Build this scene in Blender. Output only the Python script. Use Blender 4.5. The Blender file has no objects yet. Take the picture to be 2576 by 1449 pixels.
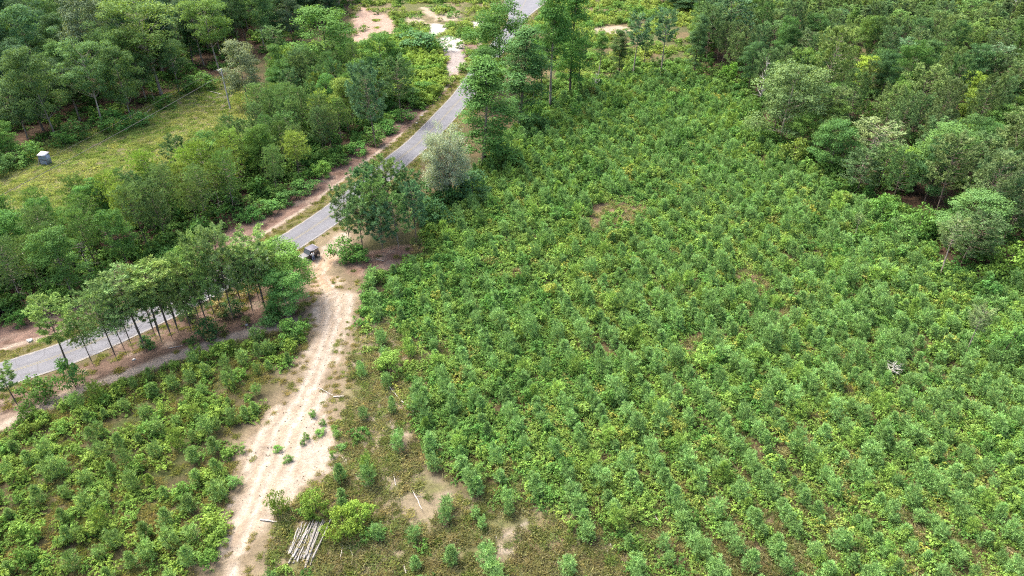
import bpy, math, random
import numpy as np
from mathutils import Vector, Matrix

# ------------------------------------------------------------------ camera, sky, sun, exposure
S = bpy.context.scene
CAM_H, FPX, PITCH = 58.0, 690.0, math.radians(34.0)
cd = bpy.data.cameras.new('camera'); cam = bpy.data.objects.new('camera', cd); S.collection.objects.link(cam)
cam.location = (0, 0, CAM_H); cam.rotation_euler = (math.pi/2 - PITCH, 0, 0)
cd.sensor_width = 36.0; cd.lens = FPX/1024*36.0; cd.clip_start = 0.5; cd.clip_end = 4000
S.camera = cam
S.render.resolution_x, S.render.resolution_y = 1024, 576

SUN_EL, SUN_AZ = math.radians(58), math.radians(-50)      # azimuth measured from +Y towards +X
w = bpy.data.worlds.new('World'); S.world = w; w.use_nodes = True
nt = w.node_tree
sky = nt.nodes.new('ShaderNodeTexSky'); sky.sky_type = 'NISHITA'; sky.sun_disc = False
sky.sun_elevation = SUN_EL; sky.sun_rotation = SUN_AZ; sky.air_density = 1.0; sky.dust_density = 7.0; sky.ozone_density = 1.0
bg = nt.nodes['Background']; bg.inputs['Strength'].default_value = 0.15
nt.links.new(sky.outputs[0], bg.inputs[0])
sl = bpy.data.lights.new('sun', 'SUN'); sl.energy = 1.4; sl.angle = math.radians(16); sl.color = (1.0, 0.95, 0.87)
sun = bpy.data.objects.new('sun', sl); S.collection.objects.link(sun)
sdir = Vector((math.sin(SUN_AZ)*math.cos(SUN_EL), math.cos(SUN_AZ)*math.cos(SUN_EL), math.sin(SUN_EL)))
sun.rotation_euler = sdir.to_track_quat('Z', 'Y').to_euler(); sun.location = sdir*200
S.view_settings.view_transform = 'Standard'; S.view_settings.look = 'None'
S.view_settings.gamma = 1.0; S.view_settings.use_curve_mapping = False
S.view_settings.exposure = 2.18
S.cycles.use_adaptive_sampling = True; S.cycles.adaptive_threshold = .012; S.cycles.adaptive_min_samples = 32
S.cycles.use_denoising = False; S.cycles.filter_width = 1.15
S.cycles.max_bounces = 4; S.cycles.diffuse_bounces = 2; S.cycles.glossy_bounces = 2
S.cycles.debug_use_spatial_splits = True; S.cycles.transmission_bounces = 3; S.cycles.transparent_max_bounces = 4

# ------------------------------------------------------------------ small helpers
COL = S.collection
C_, S_ = math.cos(PITCH), math.sin(PITCH)
K = 1024/2576.0
def g(x, y, z=0.0):
    """where a point read off the photograph (2576 px wide) lies in the place, at height z"""
    u = x*K - 512; v = 288 - y*K
    t = (z - CAM_H)/(-FPX*S_ + v*C_)
    return np.array((u*t, (FPX*C_ + v*S_)*t))
def height_of(b, ty):
    Y = g(*b)[1]; v = 288 - ty*K
    return CAM_H + Y*(-FPX*S_ + v*C_)/(FPX*C_ + v*S_)
def metres(b, px):
    u = math.hypot(*g(*b)); v = 288 - b[1]*K
    return px*K*CAM_H/(FPX*S_ - v*C_)
def to_px(x, y, z=0.0):
    dz = z - CAM_H
    d = y*C_ - dz*S_; v = y*S_ + dz*C_
    return (x/d*FPX + 512)/K, (288 - v/d*FPX)/K
def poly(pts): return np.array([g(*p) for p in pts])

def hash2(ix, iy, seed):
    n = (ix.astype(np.int64)*374761393 + iy.astype(np.int64)*668265263 + seed*1442695041) & 0x7fffffff
    n = ((n ^ (n >> 13))*1274126177) & 0x7fffffff
    return ((n ^ (n >> 16)) & 0xffff)/65535.0
def vnoise(x, y, seed=0):
    x = np.asarray(x, float); y = np.asarray(y, float)
    ix = np.floor(x); iy = np.floor(y); fx = x-ix; fy = y-iy
    fx = fx*fx*(3-2*fx); fy = fy*fy*(3-2*fy)
    ix = ix.astype(np.int64); iy = iy.astype(np.int64)
    a = hash2(ix, iy, seed); b = hash2(ix+1, iy, seed); c = hash2(ix, iy+1, seed); d = hash2(ix+1, iy+1, seed)
    return (a*(1-fx)+b*fx)*(1-fy) + (c*(1-fx)+d*fx)*fy
def fbm(x, y, scale, seed=0, octv=3):
    s = 0; a = .5; t = 0
    for k in range(octv):
        s = s + a*vnoise(np.asarray(x)/scale*2**k, np.asarray(y)/scale*2**k, seed+k*17); t += a; a *= .55
    return s/t
def sdist(P, x, y):
    """signed distance to a closed polygon, positive inside"""
    x = np.asarray(x, float); y = np.asarray(y, float)
    best = np.full(x.shape, 1e9); inside = np.zeros(x.shape, bool)
    n = len(P)
    for i in range(n):
        x0, y0 = P[i]; x1, y1 = P[(i+1) % n]
        dx, dy = x1-x0, y1-y0; L = dx*dx+dy*dy+1e-9
        t = np.clip(((x-x0)*dx+(y-y0)*dy)/L, 0, 1)
        best = np.minimum(best, (x-x0-t*dx)**2+(y-y0-t*dy)**2)
        cr = ((y0 > y) != (y1 > y)) & (x < dx*(y-y0)/(dy if abs(dy) > 1e-9 else 1e-9)+x0)
        inside ^= cr
    d = np.sqrt(best)
    return np.where(inside, d, -d)
def ldist(L, x, y):
    x = np.asarray(x, float); y = np.asarray(y, float); best = np.full(x.shape, 1e9)
    for i in range(len(L)-1):
        x0, y0 = L[i]; x1, y1 = L[i+1]; dx, dy = x1-x0, y1-y0; q = dx*dx+dy*dy+1e-9
        t = np.clip(((x-x0)*dx+(y-y0)*dy)/q, 0, 1)
        best = np.minimum(best, (x-x0-t*dx)**2+(y-y0-t*dy)**2)
    return np.sqrt(best)
def sm(a, b, t):
    t = np.clip((t-a)/(b-a), 0, 1); return t*t*(3-2*t)
def smooth_line(P, step):
    P = [np.array(p, float) for p in P]; P = [2*P[0]-P[1]]+P+[2*P[-1]-P[-2]]
    out = []
    for i in range(1, len(P)-2):
        p0, p1, p2, p3 = P[i-1:i+3]; n = max(2, int(np.linalg.norm(p2-p1)/step))
        for k in range(n):
            t = k/n
            out.append(.5*((2*p1)+(-p0+p2)*t+(2*p0-5*p1+4*p2-p3)*t*t+(-p0+3*p1-3*p2+p3)*t**3))
    out.append(P[-2]); return np.array(out)
ORD = 'first second third fourth fifth sixth seventh eighth ninth tenth eleventh twelfth thirteenth fourteenth fifteenth sixteenth seventeenth eighteenth nineteenth'.split()
TENS = {2: 'twenty', 3: 'thirty', 4: 'forty', 5: 'fifty', 6: 'sixty'}
TENTH = {2: 'twentieth', 3: 'thirtieth', 4: 'fortieth', 5: 'fiftieth', 6: 'sixtieth'}
def nth(n):
    if n < 20: return ORD[n-1]
    return TENTH[n//10] if n % 10 == 0 else TENS[n//10]+'-'+ORD[n % 10-1]

# ------------------------------------------------------------------ materials
def new_mat(name):
    m = bpy.data.materials.new(name); m.use_nodes = True
    n = m.node_tree; n.nodes.clear()
    out = n.nodes.new('ShaderNodeOutputMaterial')
    return m, n, out
def leaf_mat(name, instanced, transl=.32, lo=.95, hi=2.0, warm=(1.25, 1.15, .55), rough=.7, spec=.06, gain=(1.0, 1.06, .88)):
    m, n, out = new_mat(name); N = n.nodes.new; L = n.links.new
    if instanced:
        c = N('ShaderNodeAttribute'); c.attribute_type = 'INSTANCER'; c.attribute_name = 'tint'; base = c.outputs['Color']
    else:
        c = N('ShaderNodeObjectInfo'); base = c.outputs['Color']
    v = N('ShaderNodeAttribute'); v.attribute_name = 'var'
    mr = N('ShaderNodeMapRange'); mr.inputs['To Min'].default_value = lo; mr.inputs['To Max'].default_value = hi
    L(v.outputs['Fac'], mr.inputs['Value'])
    sc = N('ShaderNodeVectorMath'); sc.operation = 'SCALE'; gn = N('ShaderNodeVectorMath'); gn.operation = 'MULTIPLY'; L(base, gn.inputs[0]); gn.inputs[1].default_value = gain; L(gn.outputs[0], sc.inputs[0]); L(mr.outputs[0], sc.inputs['Scale'])
    # some leaves are yellower than others
    v2 = N('ShaderNodeAttribute'); v2.attribute_name = 'hue'
    wm = N('ShaderNodeVectorMath'); wm.operation = 'MULTIPLY'; L(sc.outputs[0], wm.inputs[0]); wm.inputs[1].default_value = (1.2, 1.08, .85)
    mx = N('ShaderNodeMix'); mx.data_type = 'RGBA'; L(v2.outputs['Fac'], mx.inputs[0]); L(sc.outputs[0], mx.inputs[6]); L(wm.outputs[0], mx.inputs[7])
    colr = mx.outputs[2]
    p = N('ShaderNodeBsdfPrincipled'); p.inputs['Roughness'].default_value = rough; p.inputs['Specular IOR Level'].default_value = spec
    L(colr, p.inputs['Base Color'])
    t = N('ShaderNodeBsdfTranslucent'); tw = N('ShaderNodeVectorMath'); tw.operation = 'MULTIPLY'; L(colr, tw.inputs[0]); tw.inputs[1].default_value = warm
    L(tw.outputs[0], t.inputs['Color'])
    ms = N('ShaderNodeMixShader'); ms.inputs[0].default_value = transl; L(p.outputs[0], ms.inputs[1]); L(t.outputs[0], ms.inputs[2])
    L(ms.outputs[0], out.inputs[0]); return m
def noise_mat(name, c1, c2, scale=3.0, rough=.85, bump=.3, objcol=False, stretch=(1, 1, 1), metal=0.0, spec=.3):
    m, n, out = new_mat(name); N = n.nodes.new; L = n.links.new
    tc = N('ShaderNodeTexCoord'); mp = N('ShaderNodeMapping'); mp.inputs['Scale'].default_value = stretch; L(tc.outputs['Object'], mp.inputs[0])
    no = N('ShaderNodeTexNoise'); no.inputs['Scale'].default_value = scale; no.inputs['Detail'].default_value = 5; L(mp.outputs[0], no.inputs['Vector'])
    rp = N('ShaderNodeMix'); rp.data_type = 'RGBA'; rp.inputs[6].default_value = (*c1, 1); rp.inputs[7].default_value = (*c2, 1)
    mr = N('ShaderNodeMapRange'); mr.inputs[1].default_value = .32; mr.inputs[2].default_value = .68; L(no.outputs[0], mr.inputs[0]); L(mr.outputs[0], rp.inputs[0])
    p = N('ShaderNodeBsdfPrincipled'); p.inputs['Roughness'].default_value = rough; p.inputs['Metallic'].default_value = metal
    p.inputs['Specular IOR Level'].default_value = spec
    if objcol:
        oi = N('ShaderNodeObjectInfo'); vm = N('ShaderNodeVectorMath'); vm.operation = 'MULTIPLY'
        L(rp.outputs[2], vm.inputs[0]); L(oi.outputs['Color'], vm.inputs[1]); L(vm.outputs[0], p.inputs['Base Color'])
    else: L(rp.outputs[2], p.inputs['Base Color'])
    b = N('ShaderNodeBump'); b.inputs['Strength'].default_value = bump; b.inputs['Distance'].default_value = .05
    L(no.outputs[0], b.inputs['Height']); L(b.outputs[0], p.inputs['Normal']); L(p.outputs[0], out.inputs[0])
    return m
M_LEAF = leaf_mat('broad_leaf', False)
M_NEED = leaf_mat('pine_needle', False, transl=.16, lo=.8, hi=2.5, warm=(1.2, 1.15, .7), gain=(1.10, 1.12, .92))
M_LEAF_I = leaf_mat('broad_leaf_scattered', True, transl=.28, lo=.7, hi=2.05, gain=(.90, .92, .88))
M_NEED_I = leaf_mat('pine_needle_scattered', True, transl=.16, lo=.8, hi=2.5, warm=(1.2, 1.15, .7), gain=(1.10, 1.12, .92))
M_GRASS_I = leaf_mat('grass_blade_scattered', True, transl=.35, lo=.8, hi=1.6, warm=(1.1, 1.05, .8))
M_BARK = noise_mat('bark', (.10, .08, .065), (.22, .19, .165), 2.5, .9, .6, True, (1, 1, .35))
M_WOOD = noise_mat('weathered_wood', (.19, .18, .168), (.34, .33, .31), 4, .85, .4, True, (1, 1, .2))

def ground_mat():
    m, n, out = new_mat('soil_and_sand'); N = n.nodes.new; L = n.links.new
    a = N('ShaderNodeAttribute'); a.attribute_name = 'soil'
    tc = N('ShaderNodeTexCoord')
    def nz(s, d=6, r=.6):
        q = N('ShaderNodeTexNoise'); q.inputs['Scale'].default_value = s; q.inputs['Detail'].default_value = d; q.inputs['Roughness'].default_value = r
        L(tc.outputs['Object'], q.inputs['Vector']); return q
    n1 = nz(.9); n2 = nz(4.0, 5, .7); n3 = nz(.25, 3)
    def ramp(q, lo, hi, a0=.3, a1=.7):
        r = N('ShaderNodeMapRange'); r.inputs[1].default_value = a0; r.inputs[2].default_value = a1
        r.inputs[3].default_value = lo; r.inputs[4].default_value = hi; L(q.outputs[0], r.inputs[0]); return r
    m1 = ramp(n1, .78, 1.18); m2 = ramp(n2, .72, 1.2); m3 = ramp(n3, .9, 1.1)
    q = N('ShaderNodeMath'); q.operation = 'MULTIPLY'; L(m1.outputs[0], q.inputs[0]); L(m2.outputs[0], q.inputs[1])
    q2 = N('ShaderNodeMath'); q2.operation = 'MULTIPLY'; L(q.outputs[0], q2.inputs[0]); L(m3.outputs[0], q2.inputs[1])
    sc = N('ShaderNodeVectorMath'); sc.operation = 'SCALE'; L(a.outputs['Color'], sc.inputs[0]); L(q2.outputs[0], sc.inputs['Scale'])
    # dark flecks of bark and twigs
    vo = N('ShaderNodeTexVoronoi'); vo.inputs['Scale'].default_value = 1.7; L(tc.outputs['Object'], vo.inputs['Vector'])
    fl = N('ShaderNodeMapRange'); fl.inputs[1].default_value = .10; fl.inputs[2].default_value = .17; fl.inputs[3].default_value = .5; fl.inputs[4].default_value = 0
    L(vo.outputs['Distance'], fl.inputs[0])
    dk = N('ShaderNodeMix'); dk.data_type = 'RGBA'; dk.inputs[7].default_value = (.13, .10, .07, 1); L(fl.outputs[0], dk.inputs[0]); L(sc.outputs[0], dk.inputs[6])
    p = N('ShaderNodeBsdfPrincipled'); p.inputs['Roughness'].default_value = .95; p.inputs['Specular IOR Level'].default_value = .1
    L(dk.outputs[2], p.inputs['Base Color'])
    b = N('ShaderNodeBump'); b.inputs['Strength'].default_value = .6; b.inputs['Distance'].default_value = .12; L(n2.outputs[0], b.inputs['Height'])
    L(b.outputs[0], p.inputs['Normal']); L(p.outputs[0], out.inputs[0]); return m
M_SOIL = ground_mat()

# ------------------------------------------------------------------ mesh collector
class Geo:
    def __init__(s): s.V = []; s.F3 = []; s.F4 = []; s.v3 = []; s.v4 = []; s.n = 0; s.h3 = []; s.h4 = []
    def quads(s, P, var=None, hue=None):
        P = np.asarray(P, float); n = len(P)
        if n == 0: return
        s.V.append(P.reshape(-1, 3)); s.F4.append(np.arange(n*4).reshape(-1, 4)+s.n); s.n += n*4
        s.v4.append(np.full(n, .5) if var is None else var); s.h4.append(np.zeros(n) if hue is None else hue)
    def tris(s, P, var=None, hue=None):
        P = np.asarray(P, float); n = len(P)
        if n == 0: return
        s.V.append(P.reshape(-1, 3)); s.F3.append(np.arange(n*3).reshape(-1, 3)+s.n); s.n += n*3
        s.v3.append(np.full(n, .5) if var is None else var); s.h3.append(np.zeros(n) if hue is None else hue)
    def grid(s, V, F):
        V = np.asarray(V, float); F = np.asarray(F)
        s.V.append(V)
        if F.shape[1] == 4: s.F4.append(F+s.n); s.v4.append(np.full(len(F), .5)); s.h4.append(np.zeros(len(F)))
        else: s.F3.append(F+s.n); s.v3.append(np.full(len(F), .5)); s.h3.append(np.zeros(len(F)))
        s.n += len(V)
    def tube(s, pts, rad, k=5, cap=True):
        pts = np.asarray(pts, float); rad = np.broadcast_to(rad, (len(pts),)); V = []
        for i in range(len(pts)):
            d = pts[min(i+1, len(pts)-1)]-pts[max(i-1, 0)]; d = d/(np.linalg.norm(d)+1e-9)
            a = np.cross(d, (0, 0, 1.0)) if abs(d[2]) < .9 else np.cross(d, (1.0, 0, 0)); a /= np.linalg.norm(a); b = np.cross(d, a)
            for j in range(k):
                t = 2*math.pi*j/k; V.append(pts[i]+rad[i]*(a*math.cos(t)+b*math.sin(t)))
        F = [(i*k+j, i*k+(j+1) % k, (i+1)*k+(j+1) % k, (i+1)*k+j) for i in range(len(pts)-1) for j in range(k)]
        s.grid(V, F)
        if cap:
            for e in (0, len(pts)-1):
                ring = [V[e*k+j] for j in range(k)]
                T = [(0, j, j+1) if e else (0, j+1, j) for j in range(1, k-1)]
                s.grid(ring, T)
    def box(s, c, d, rz=0, M=None):
        c = np.array(c, float); h = np.array(d, float)/2
        V = np.array([(x, y, z) for x in (-1, 1) for y in (-1, 1) for z in (-1, 1)], float)*h
        if M is not None: V = V@np.array(M).T
        if rz: co, si = math.cos(rz), math.sin(rz); V = V@np.array(((co, si, 0), (-si, co, 0), (0, 0, 1)))
        s.grid(V+c, [(0, 1, 3, 2), (4, 6, 7, 5), (0, 4, 5, 1), (2, 3, 7, 6), (0, 2, 6, 4), (1, 5, 7, 3)])
    def mesh(s, name, mat, smooth=False):
        me = bpy.data.meshes.new(name)
        V = np.concatenate(s.V); n3 = sum(len(f) for f in s.F3); n4 = sum(len(f) for f in s.F4)
        me.vertices.add(len(V)); me.vertices.foreach_set('co', V.ravel().astype(np.float32))
        me.loops.add(n3*3+n4*4); me.polygons.add(n3+n4)
        L = np.concatenate([f.ravel() for f in s.F3]+[f.ravel() for f in s.F4]).astype(np.int32)
        me.loops.foreach_set('vertex_index', L)
        st = np.concatenate([np.arange(n3)*3, n3*3+np.arange(n4)*4]).astype(np.int32)
        me.polygons.foreach_set('loop_start', st)
        if smooth: me.polygons.foreach_set('use_smooth', np.ones(n3+n4, bool))
        for nm, q in (('var', s.v3+s.v4), ('hue', s.h3+s.h4)):
            at = me.attributes.new(nm, 'FLOAT', 'FACE'); at.data.foreach_set('value', np.clip(np.concatenate(q), 0, 1).astype(np.float32))
        me.update(calc_edges=True); me.validate()
        if mat: me.materials.append(mat)
        return me
def unit(v): return v/(np.linalg.norm(v, axis=-1, keepdims=True)+1e-9)
def leaves(G, pos, nrm, size, rng, var, hue, aspect=.62):
    """diamond leaves: pos (n,3), nrm (n,3)"""
    n = len(pos); nrm = unit(nrm); r = unit(rng.normal(size=(n, 3)))
    a = unit(np.cross(nrm, r)); b = np.cross(nrm, a); s = size*rng.uniform(.6, 1.35, n)[:, None]
    q = np.stack([pos-a*s, pos-b*s*aspect, pos+a*s, pos+b*s*aspect], 1)
    G.quads(q, var, hue)
def obj(name, me, parent=None, loc=None, color=None):
    o = bpy.data.objects.new(name, me); COL.objects.link(o)
    if parent: o.parent = parent
    if loc is not None: o.location = loc
    if color is not None: o.color = (*color, 1)
    return o
def tag(o, label=None, cat=None, group=None, kind=None):
    if label: o['label'] = label
    if cat: o['category'] = cat
    if group: o['group'] = group
    if kind: o['kind'] = kind
    return o

# ------------------------------------------------------------------ where things lie (read off the photograph, turned into metres)
ROAD = smooth_line([g(*p) for p in [(-260, 1010), (-120, 985), (0, 945), (190, 880), (370, 800), (520, 725), (640, 660), (740, 603), (830, 543), (920, 473), (1005, 400), (1062, 352), (1135, 275),
                                     (1172, 232), (1225, 155), (1268, 97), (1297, 55), (1317, 12), (1336, -25)]], 1.2)
TRACK_L = [(868, 578), (808, 606), (784, 640), (768, 690), (788, 740), (772, 790), (772, 860), (738, 940), (712, 1000), (655, 1060), (612, 1120), (590, 1190), (578, 1260), (562, 1330), (546, 1400), (520, 1470), (500, 1560)]
TRACK_R = [(600, 1560), (612, 1470), (636, 1400), (660, 1345), (715, 1290), (790, 1238), (842, 1180), (862, 1110), (842, 1050), (832, 1000), (842, 930), (866, 870), (895, 805), (908, 735), (856, 712), (842, 680), (866, 640), (900, 588)]
TRACK = poly(TRACK_L+TRACK_R)
TRACK_C = smooth_line([g(*p) for p in [(835, 600), (815, 640), (803, 690), (835, 750), (832, 830), (800, 920), (762, 1000), (715, 1080), (690, 1150), (650, 1230), (612, 1320), (585, 1400), (555, 1480), (535, 1560)]], 1.0)
TRAIL = smooth_line([g(*p) for p in [(-120, 1120), (0, 1073), (100, 1025), (200, 985), (290, 955), (400, 915), (530, 868), (620, 838), (700, 822), (775, 805)]], 1.0)
LITTER_NEAR = poly([(-200, 1060), (0, 985), (240, 905), (420, 800), (560, 735), (690, 665), (770, 640), (785, 700), (800, 740), (775, 795), (620, 832), (400, 908), (200, 978), (-200, 1130)])
LITTER_PATCH = poly([(880, 645), (985, 620), (1065, 608), (1060, 655), (960, 690), (860, 690)])
CLEARING = poly([(-350, 640), (-200, 460), (0, 428), (120, 362), (250, 325), (330, 292), (440, 232), (560, 192), (620, 215), (650, 300), (500, 420), (250, 530), (0, 615)])
FOREST_L = poly([(-420, 470), (-200, 440), (0, 416), (120, 352), (250, 316), (330, 282), (440, 222), (560, 186), (700, 130), (890, 30), (915, -18), (880, -60), (-500, -60)])
BELT_L = poly([(-160, 900), (0, 853), (200, 765), (430, 680), (640, 575), (800, 480), (960, 375), (1050, 290), (1075, 262), (1040, 250), (985, 235), (900, 240), (760, 235), (680, 250), (640, 310), (500, 410), (250, 515), (0, 600), (-160, 650)])
FIELD_R = poly([(1078, 640), (1062, 580), (1090, 505), (1200, 425), (1290, 330), (1390, 262), (1480, 215), (1560, 195), (1735, 190), (1800, 215), (1880, 262), (1955, 378), (2080, 455), (2200, 545), (2330, 600), (2355, 700), (2480, 715), (2720, 690), (2950, 1100), (2950, 1640), (640, 1640), (700, 1240), (835, 1190), (870, 1000), (885, 870), (915, 790), (905, 735), (930, 705)])
FIELD_TOP = poly([(1300, 330), (1330, 180), (1345, 60), (1400, -20), (1760, -25), (1745, 120), (1735, 195), (1560, 205), (1390, 270)])
SPARSE = poly([(872, 830), (960, 800), (1080, 845), (1095, 900), (1050, 960), (1050, 1080), (1068, 1180), (1160, 1250), (1350, 1300), (1620, 1345), (1680, 1640), (600, 1640), (655, 1345), (790, 1238), (845, 1180), (862, 1110), (835, 1010)])
FIELD_L = poly([(-320, 1180), (0, 1085), (110, 1035), (300, 965), (530, 880), (640, 842), (765, 815), (768, 860), (735, 930), (700, 985), (650, 1050), (605, 1115), (585, 1190), (572, 1260), (556, 1330), (540, 1400), (505, 1500), (440, 1640), (-320, 1640)])
FOREST_R = poly([(1735, 200), (1740, 90), (1800, 30), (1860, 60), (1950, 130), (2080, 130), (2130, 160), (2330, 170), (2420, 190), (2600, 190), (2900, 260), (3000, 640), (2720, 690), (2480, 700), (2350, 680), (2325, 590), (2200, 535), (2080, 445), (1955, 370), (1885, 262), (1800, 212)])
PLANT = poly([(1850, 30), (1800, -30), (2720, -40), (2800, 150), (2600, 185), (2420, 150), (2250, 120), (2050, 105), (1920, 110)])
TOPGAP = poly([(900, -30), (1240, -40), (1275, 60), (1240, 130), (1170, 215), (1130, 235), (1110, 190), (1060, 140), (985, 105), (890, 110), (880, 60)])
PINK = poly([(902, 14), (946, 27), (998, 55), (985, 87), (946, 91), (914, 116), (885, 110), (889, 46), (905, 30)])
PALE = [poly(p) for p in ([(1087, 107), (1117, 88), (1165, 98), (1164, 123), (1140, 139), (1106, 131)], [(1076, 66), (1094, 57), (1130, 62), (1117, 77), (1087, 92)], [(1183, 55), (1226, 50), (1219, 70), (1190, 76)])]
VINEBANK = poly([(1000, 105), (1075, 98), (1098, 130), (1118, 192), (1106, 236), (1060, 275), (1040, 255), (1000, 240), (900, 242), (760, 235), (690, 240), (700, 140), (800, 120), (880, 125)])
GRAVEL = poly([(1105, 128), (1167, 135), (1174, 169), (1146, 184), (1119, 196), (1113, 173), (1130, 155)])
TANS = [poly(p) for p in ([(1012, 48), (1048, 39), (1075, 59), (1024, 64)], [(1086, 39), (1155, 34), (1166, 50), (1096, 52)], [(1055, 18), (1085, 15), (1100, 42), (1080, 44)], [(1480, 70), (1560, 62), (1600, 80), (1500, 90)])]
BROWN_SPOTS = [(g(*p), r*1.0) for p, r in [((1870, 690), 2.6), ((1905, 735), 2.2), ((1880, 720), 2.4), ((1985, 785), 1.8), ((2000, 745), 1.6), ((1290, 690), 2.2), ((1255, 695), 1.2), ((2030, 1080), 1.5), ((2045, 1110), 1.2), ((2030, 1045), 1.0),
               ((1740, 870), 2.5), ((1560, 535), 6.0), ((1500, 558), 3.5), ((1610, 530), 3.5), ((1190, 1170), 1.0), ((1890, 800), 1.6), ((1930, 830), 1.5), ((2165, 880), 1.6), ((1295, 1190), .8), ((2050, 640), 1.2), ((1500, 1430), 2.2), ((1390, 1350), 2.5), ((1650, 1350), 1.8), ((1905, 1390), 1.6), ((1950, 1330), 1.4)]]

PILE = g(772, 1362)
def road_d(x, y): return ldist(ROAD, x, y)
def terrain(x, y):
    x = np.asarray(x, float); y = np.asarray(y, float)
    z = (fbm(x, y, 24, 5)-.5)*1.0 + (fbm(x, y, 5, 9)-.5)*.28
    k = sm(4.5, 11, road_d(x, y))
    t = sm(-1, 2.5, -sdist(TRACK, x, y))*.8+.2
    far = 1-sm(400, 600, np.hypot(x, y))
    return z*k*t*far
def tz(x, y): return float(terrain(np.array([x]), np.array([y]))[0])

# ------------------------------------------------------------------ ground: one sheet, the sandy track and the bare patches cut out of it as pieces of their own
def axis(a, b, core, edge):
    v = [a]
    while v[-1] < b: v.append(v[-1]+core(v[-1]))
    lo = []; q = a; st = 4
    while q > -edge: q -= st; st *= 1.5; lo.append(q)
    hi = []; q = v[-1]; st = 4
    while q < edge+300: q += st; st *= 1.5; hi.append(q)
    return np.array(lo[::-1]+v+hi)
ax = axis(-150, 150, lambda t: .55 if abs(t) < 62 else .9, 900)
ay = axis(28, 300, lambda t: max(.36, .36+(t-40)*.0033), 900)
XX, YY = np.meshgrid(ax, ay); gx = XX.ravel(); gy = YY.ravel()
gz = terrain(gx, gy)
def mixc(c, k, new):
    k = np.clip(k, 0, 1)[:, None]; return c*(1-k)+np.array(new)*k
n_a = fbm(gx, gy, 7, 1); n_b = fbm(gx, gy, 2.2, 2); n_c = fbm(gx, gy, 1.1, 3, 2)
soil = np.tile(np.array((.085, .085, .035)), (len(gx), 1))
soil = mixc(soil, sm(.42, .62, n_a), (.14, .11, .055))
fo = np.maximum(np.maximum(sm(-2, 2, sdist(FOREST_L, gx, gy)), sm(-2, 2, sdist(FOREST_R, gx, gy))), np.maximum(sm(-1, 2, sdist(BELT_L, gx, gy)), sm(-2, 2, sdist(PLANT, gx, gy))))
soil = mixc(soil, fo, (.085, .058, .036))
soil = mixc(soil, fo*sm(.5, .7, n_b), (.16, .10, .065))
cl = sm(-1.5, 1.5, sdist(CLEARING, gx, gy)+(n_b-.5)*3)
soil = mixc(soil, cl, (.19, .20, .075)); soil = mixc(soil, cl*sm(.45, .65, n_a), (.24, .225, .105)); soil = mixc(soil, cl*sm(.55, .68, n_b)*.6, (.22, .19, .11))
soil = mixc(soil, cl*sm(9, 4, np.hypot(gx-g(520, 255)[0], gy-g(520, 255)[1])+(n_b-.5)*6), (.22, .19, .135))
tp = sm(-1.5, 1.5, sdist(TOPGAP, gx, gy)); soil = mixc(soil, tp, (.14, .15, .05)); soil = mixc(soil, tp*sm(.45, .6, n_a), (.24, .20, .11))
ft = sm(-1.5, 1.5, sdist(FIELD_TOP, gx, gy)); soil = mixc(soil, ft, (.12, .13, .05)); soil = mixc(soil, ft*sm(.45, .6, n_a), (.20, .16, .08))
sp = sm(-1.5, 1.5, sdist(SPARSE, gx, gy)+(n_a-.5)*4); soil = mixc(soil, sp, (.30, .25, .165)); soil = mixc(soil, sp*sm(.46, .64, n_b), (.21, .21, .09)); soil = mixc(soil, sp*sm(.62, .74, n_a*.5+n_c*.5), (.46, .39, .31))
fl_ = sm(-1, 1.5, sdist(FIELD_L, gx, gy)); soil = mixc(soil, fl_*.8, (.13, .115, .055)); soil = mixc(soil, fl_*sm(.5, .68, n_b), (.10, .12, .04))
for (c, r) in BROWN_SPOTS: soil = mixc(soil, sm(r*1.2, r*.6, np.hypot(gx-c[0], gy-c[1])+(n_c-.5)*1.6)*.9, (.27, .19, .12))
rd = road_d(gx, gy)
# which side of the road
ri = np.argmin((gx[:, None, None]*0).ravel()[:1]) if False else None
side = np.sign(sdist(np.vstack([ROAD, [[300, 300], [300, -300], [-300, -300]]]), gx, gy))     # + on the field side
lit_far = (side < 0)*sm(13.5, 10.5, rd+(n_b-.5)*3)
soil = mixc(soil, lit_far, (.30, .20, .155)); soil = mixc(soil, lit_far*sm(.5, .68, n_c), (.17, .11, .08)); soil = mixc(soil, lit_far*sm(.62, .72, n_b), (.36, .27, .21))
vg = sm(6.0, 4.6, rd+(n_b-.5)*1.2)*(side < 0); soil = mixc(soil, vg, (.20, .175, .085)); soil = mixc(soil, vg*sm(.45, .6, n_c), (.17, .16, .055))
soil = mixc(soil, (side < 0)*sm(.55, .25, np.abs(rd-5.9-(n_a-.5)*1.2))*sm(.36, .5, n_a*.6+n_c*.4), (.52, .43, .34))
vg2 = sm(7, 4.5, rd+(n_b-.5)*2)*(side > 0); soil = mixc(soil, vg2, (.18, .17, .075))
ln = sm(-.8, .8, sdist(LITTER_NEAR, gx, gy)+(n_b-.5)*2); soil = mixc(soil, ln, (.20, .135, .10)); soil = mixc(soil, ln*sm(.5, .66, n_c), (.13, .09, .065)); soil = mixc(soil, ln*sm(.62, .72, n_b), (.34, .26, .20))
lp = sm(-.8, .8, sdist(LITTER_PATCH, gx, gy)+(n_b-.5)*2); soil = mixc(soil, lp, (.25, .16, .12)); soil = mixc(soil, lp*sm(.5, .65, n_c), (.36, .26, .20))
trd = ldist(TRAIL, gx, gy); tm = sm(1.5, .6, trd+(n_b-.5)*1.2); soil = mixc(soil, tm*.9, (.52, .43, .34))
side_t = sm(-3.5, 0, sdist(TRACK, gx, gy)+(n_b-.5)*2.5)*.75; soil = mixc(soil, side_t*(1-sm(0, 2, -road_d(gx, gy)+3)), (.33, .26, .175))
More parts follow.
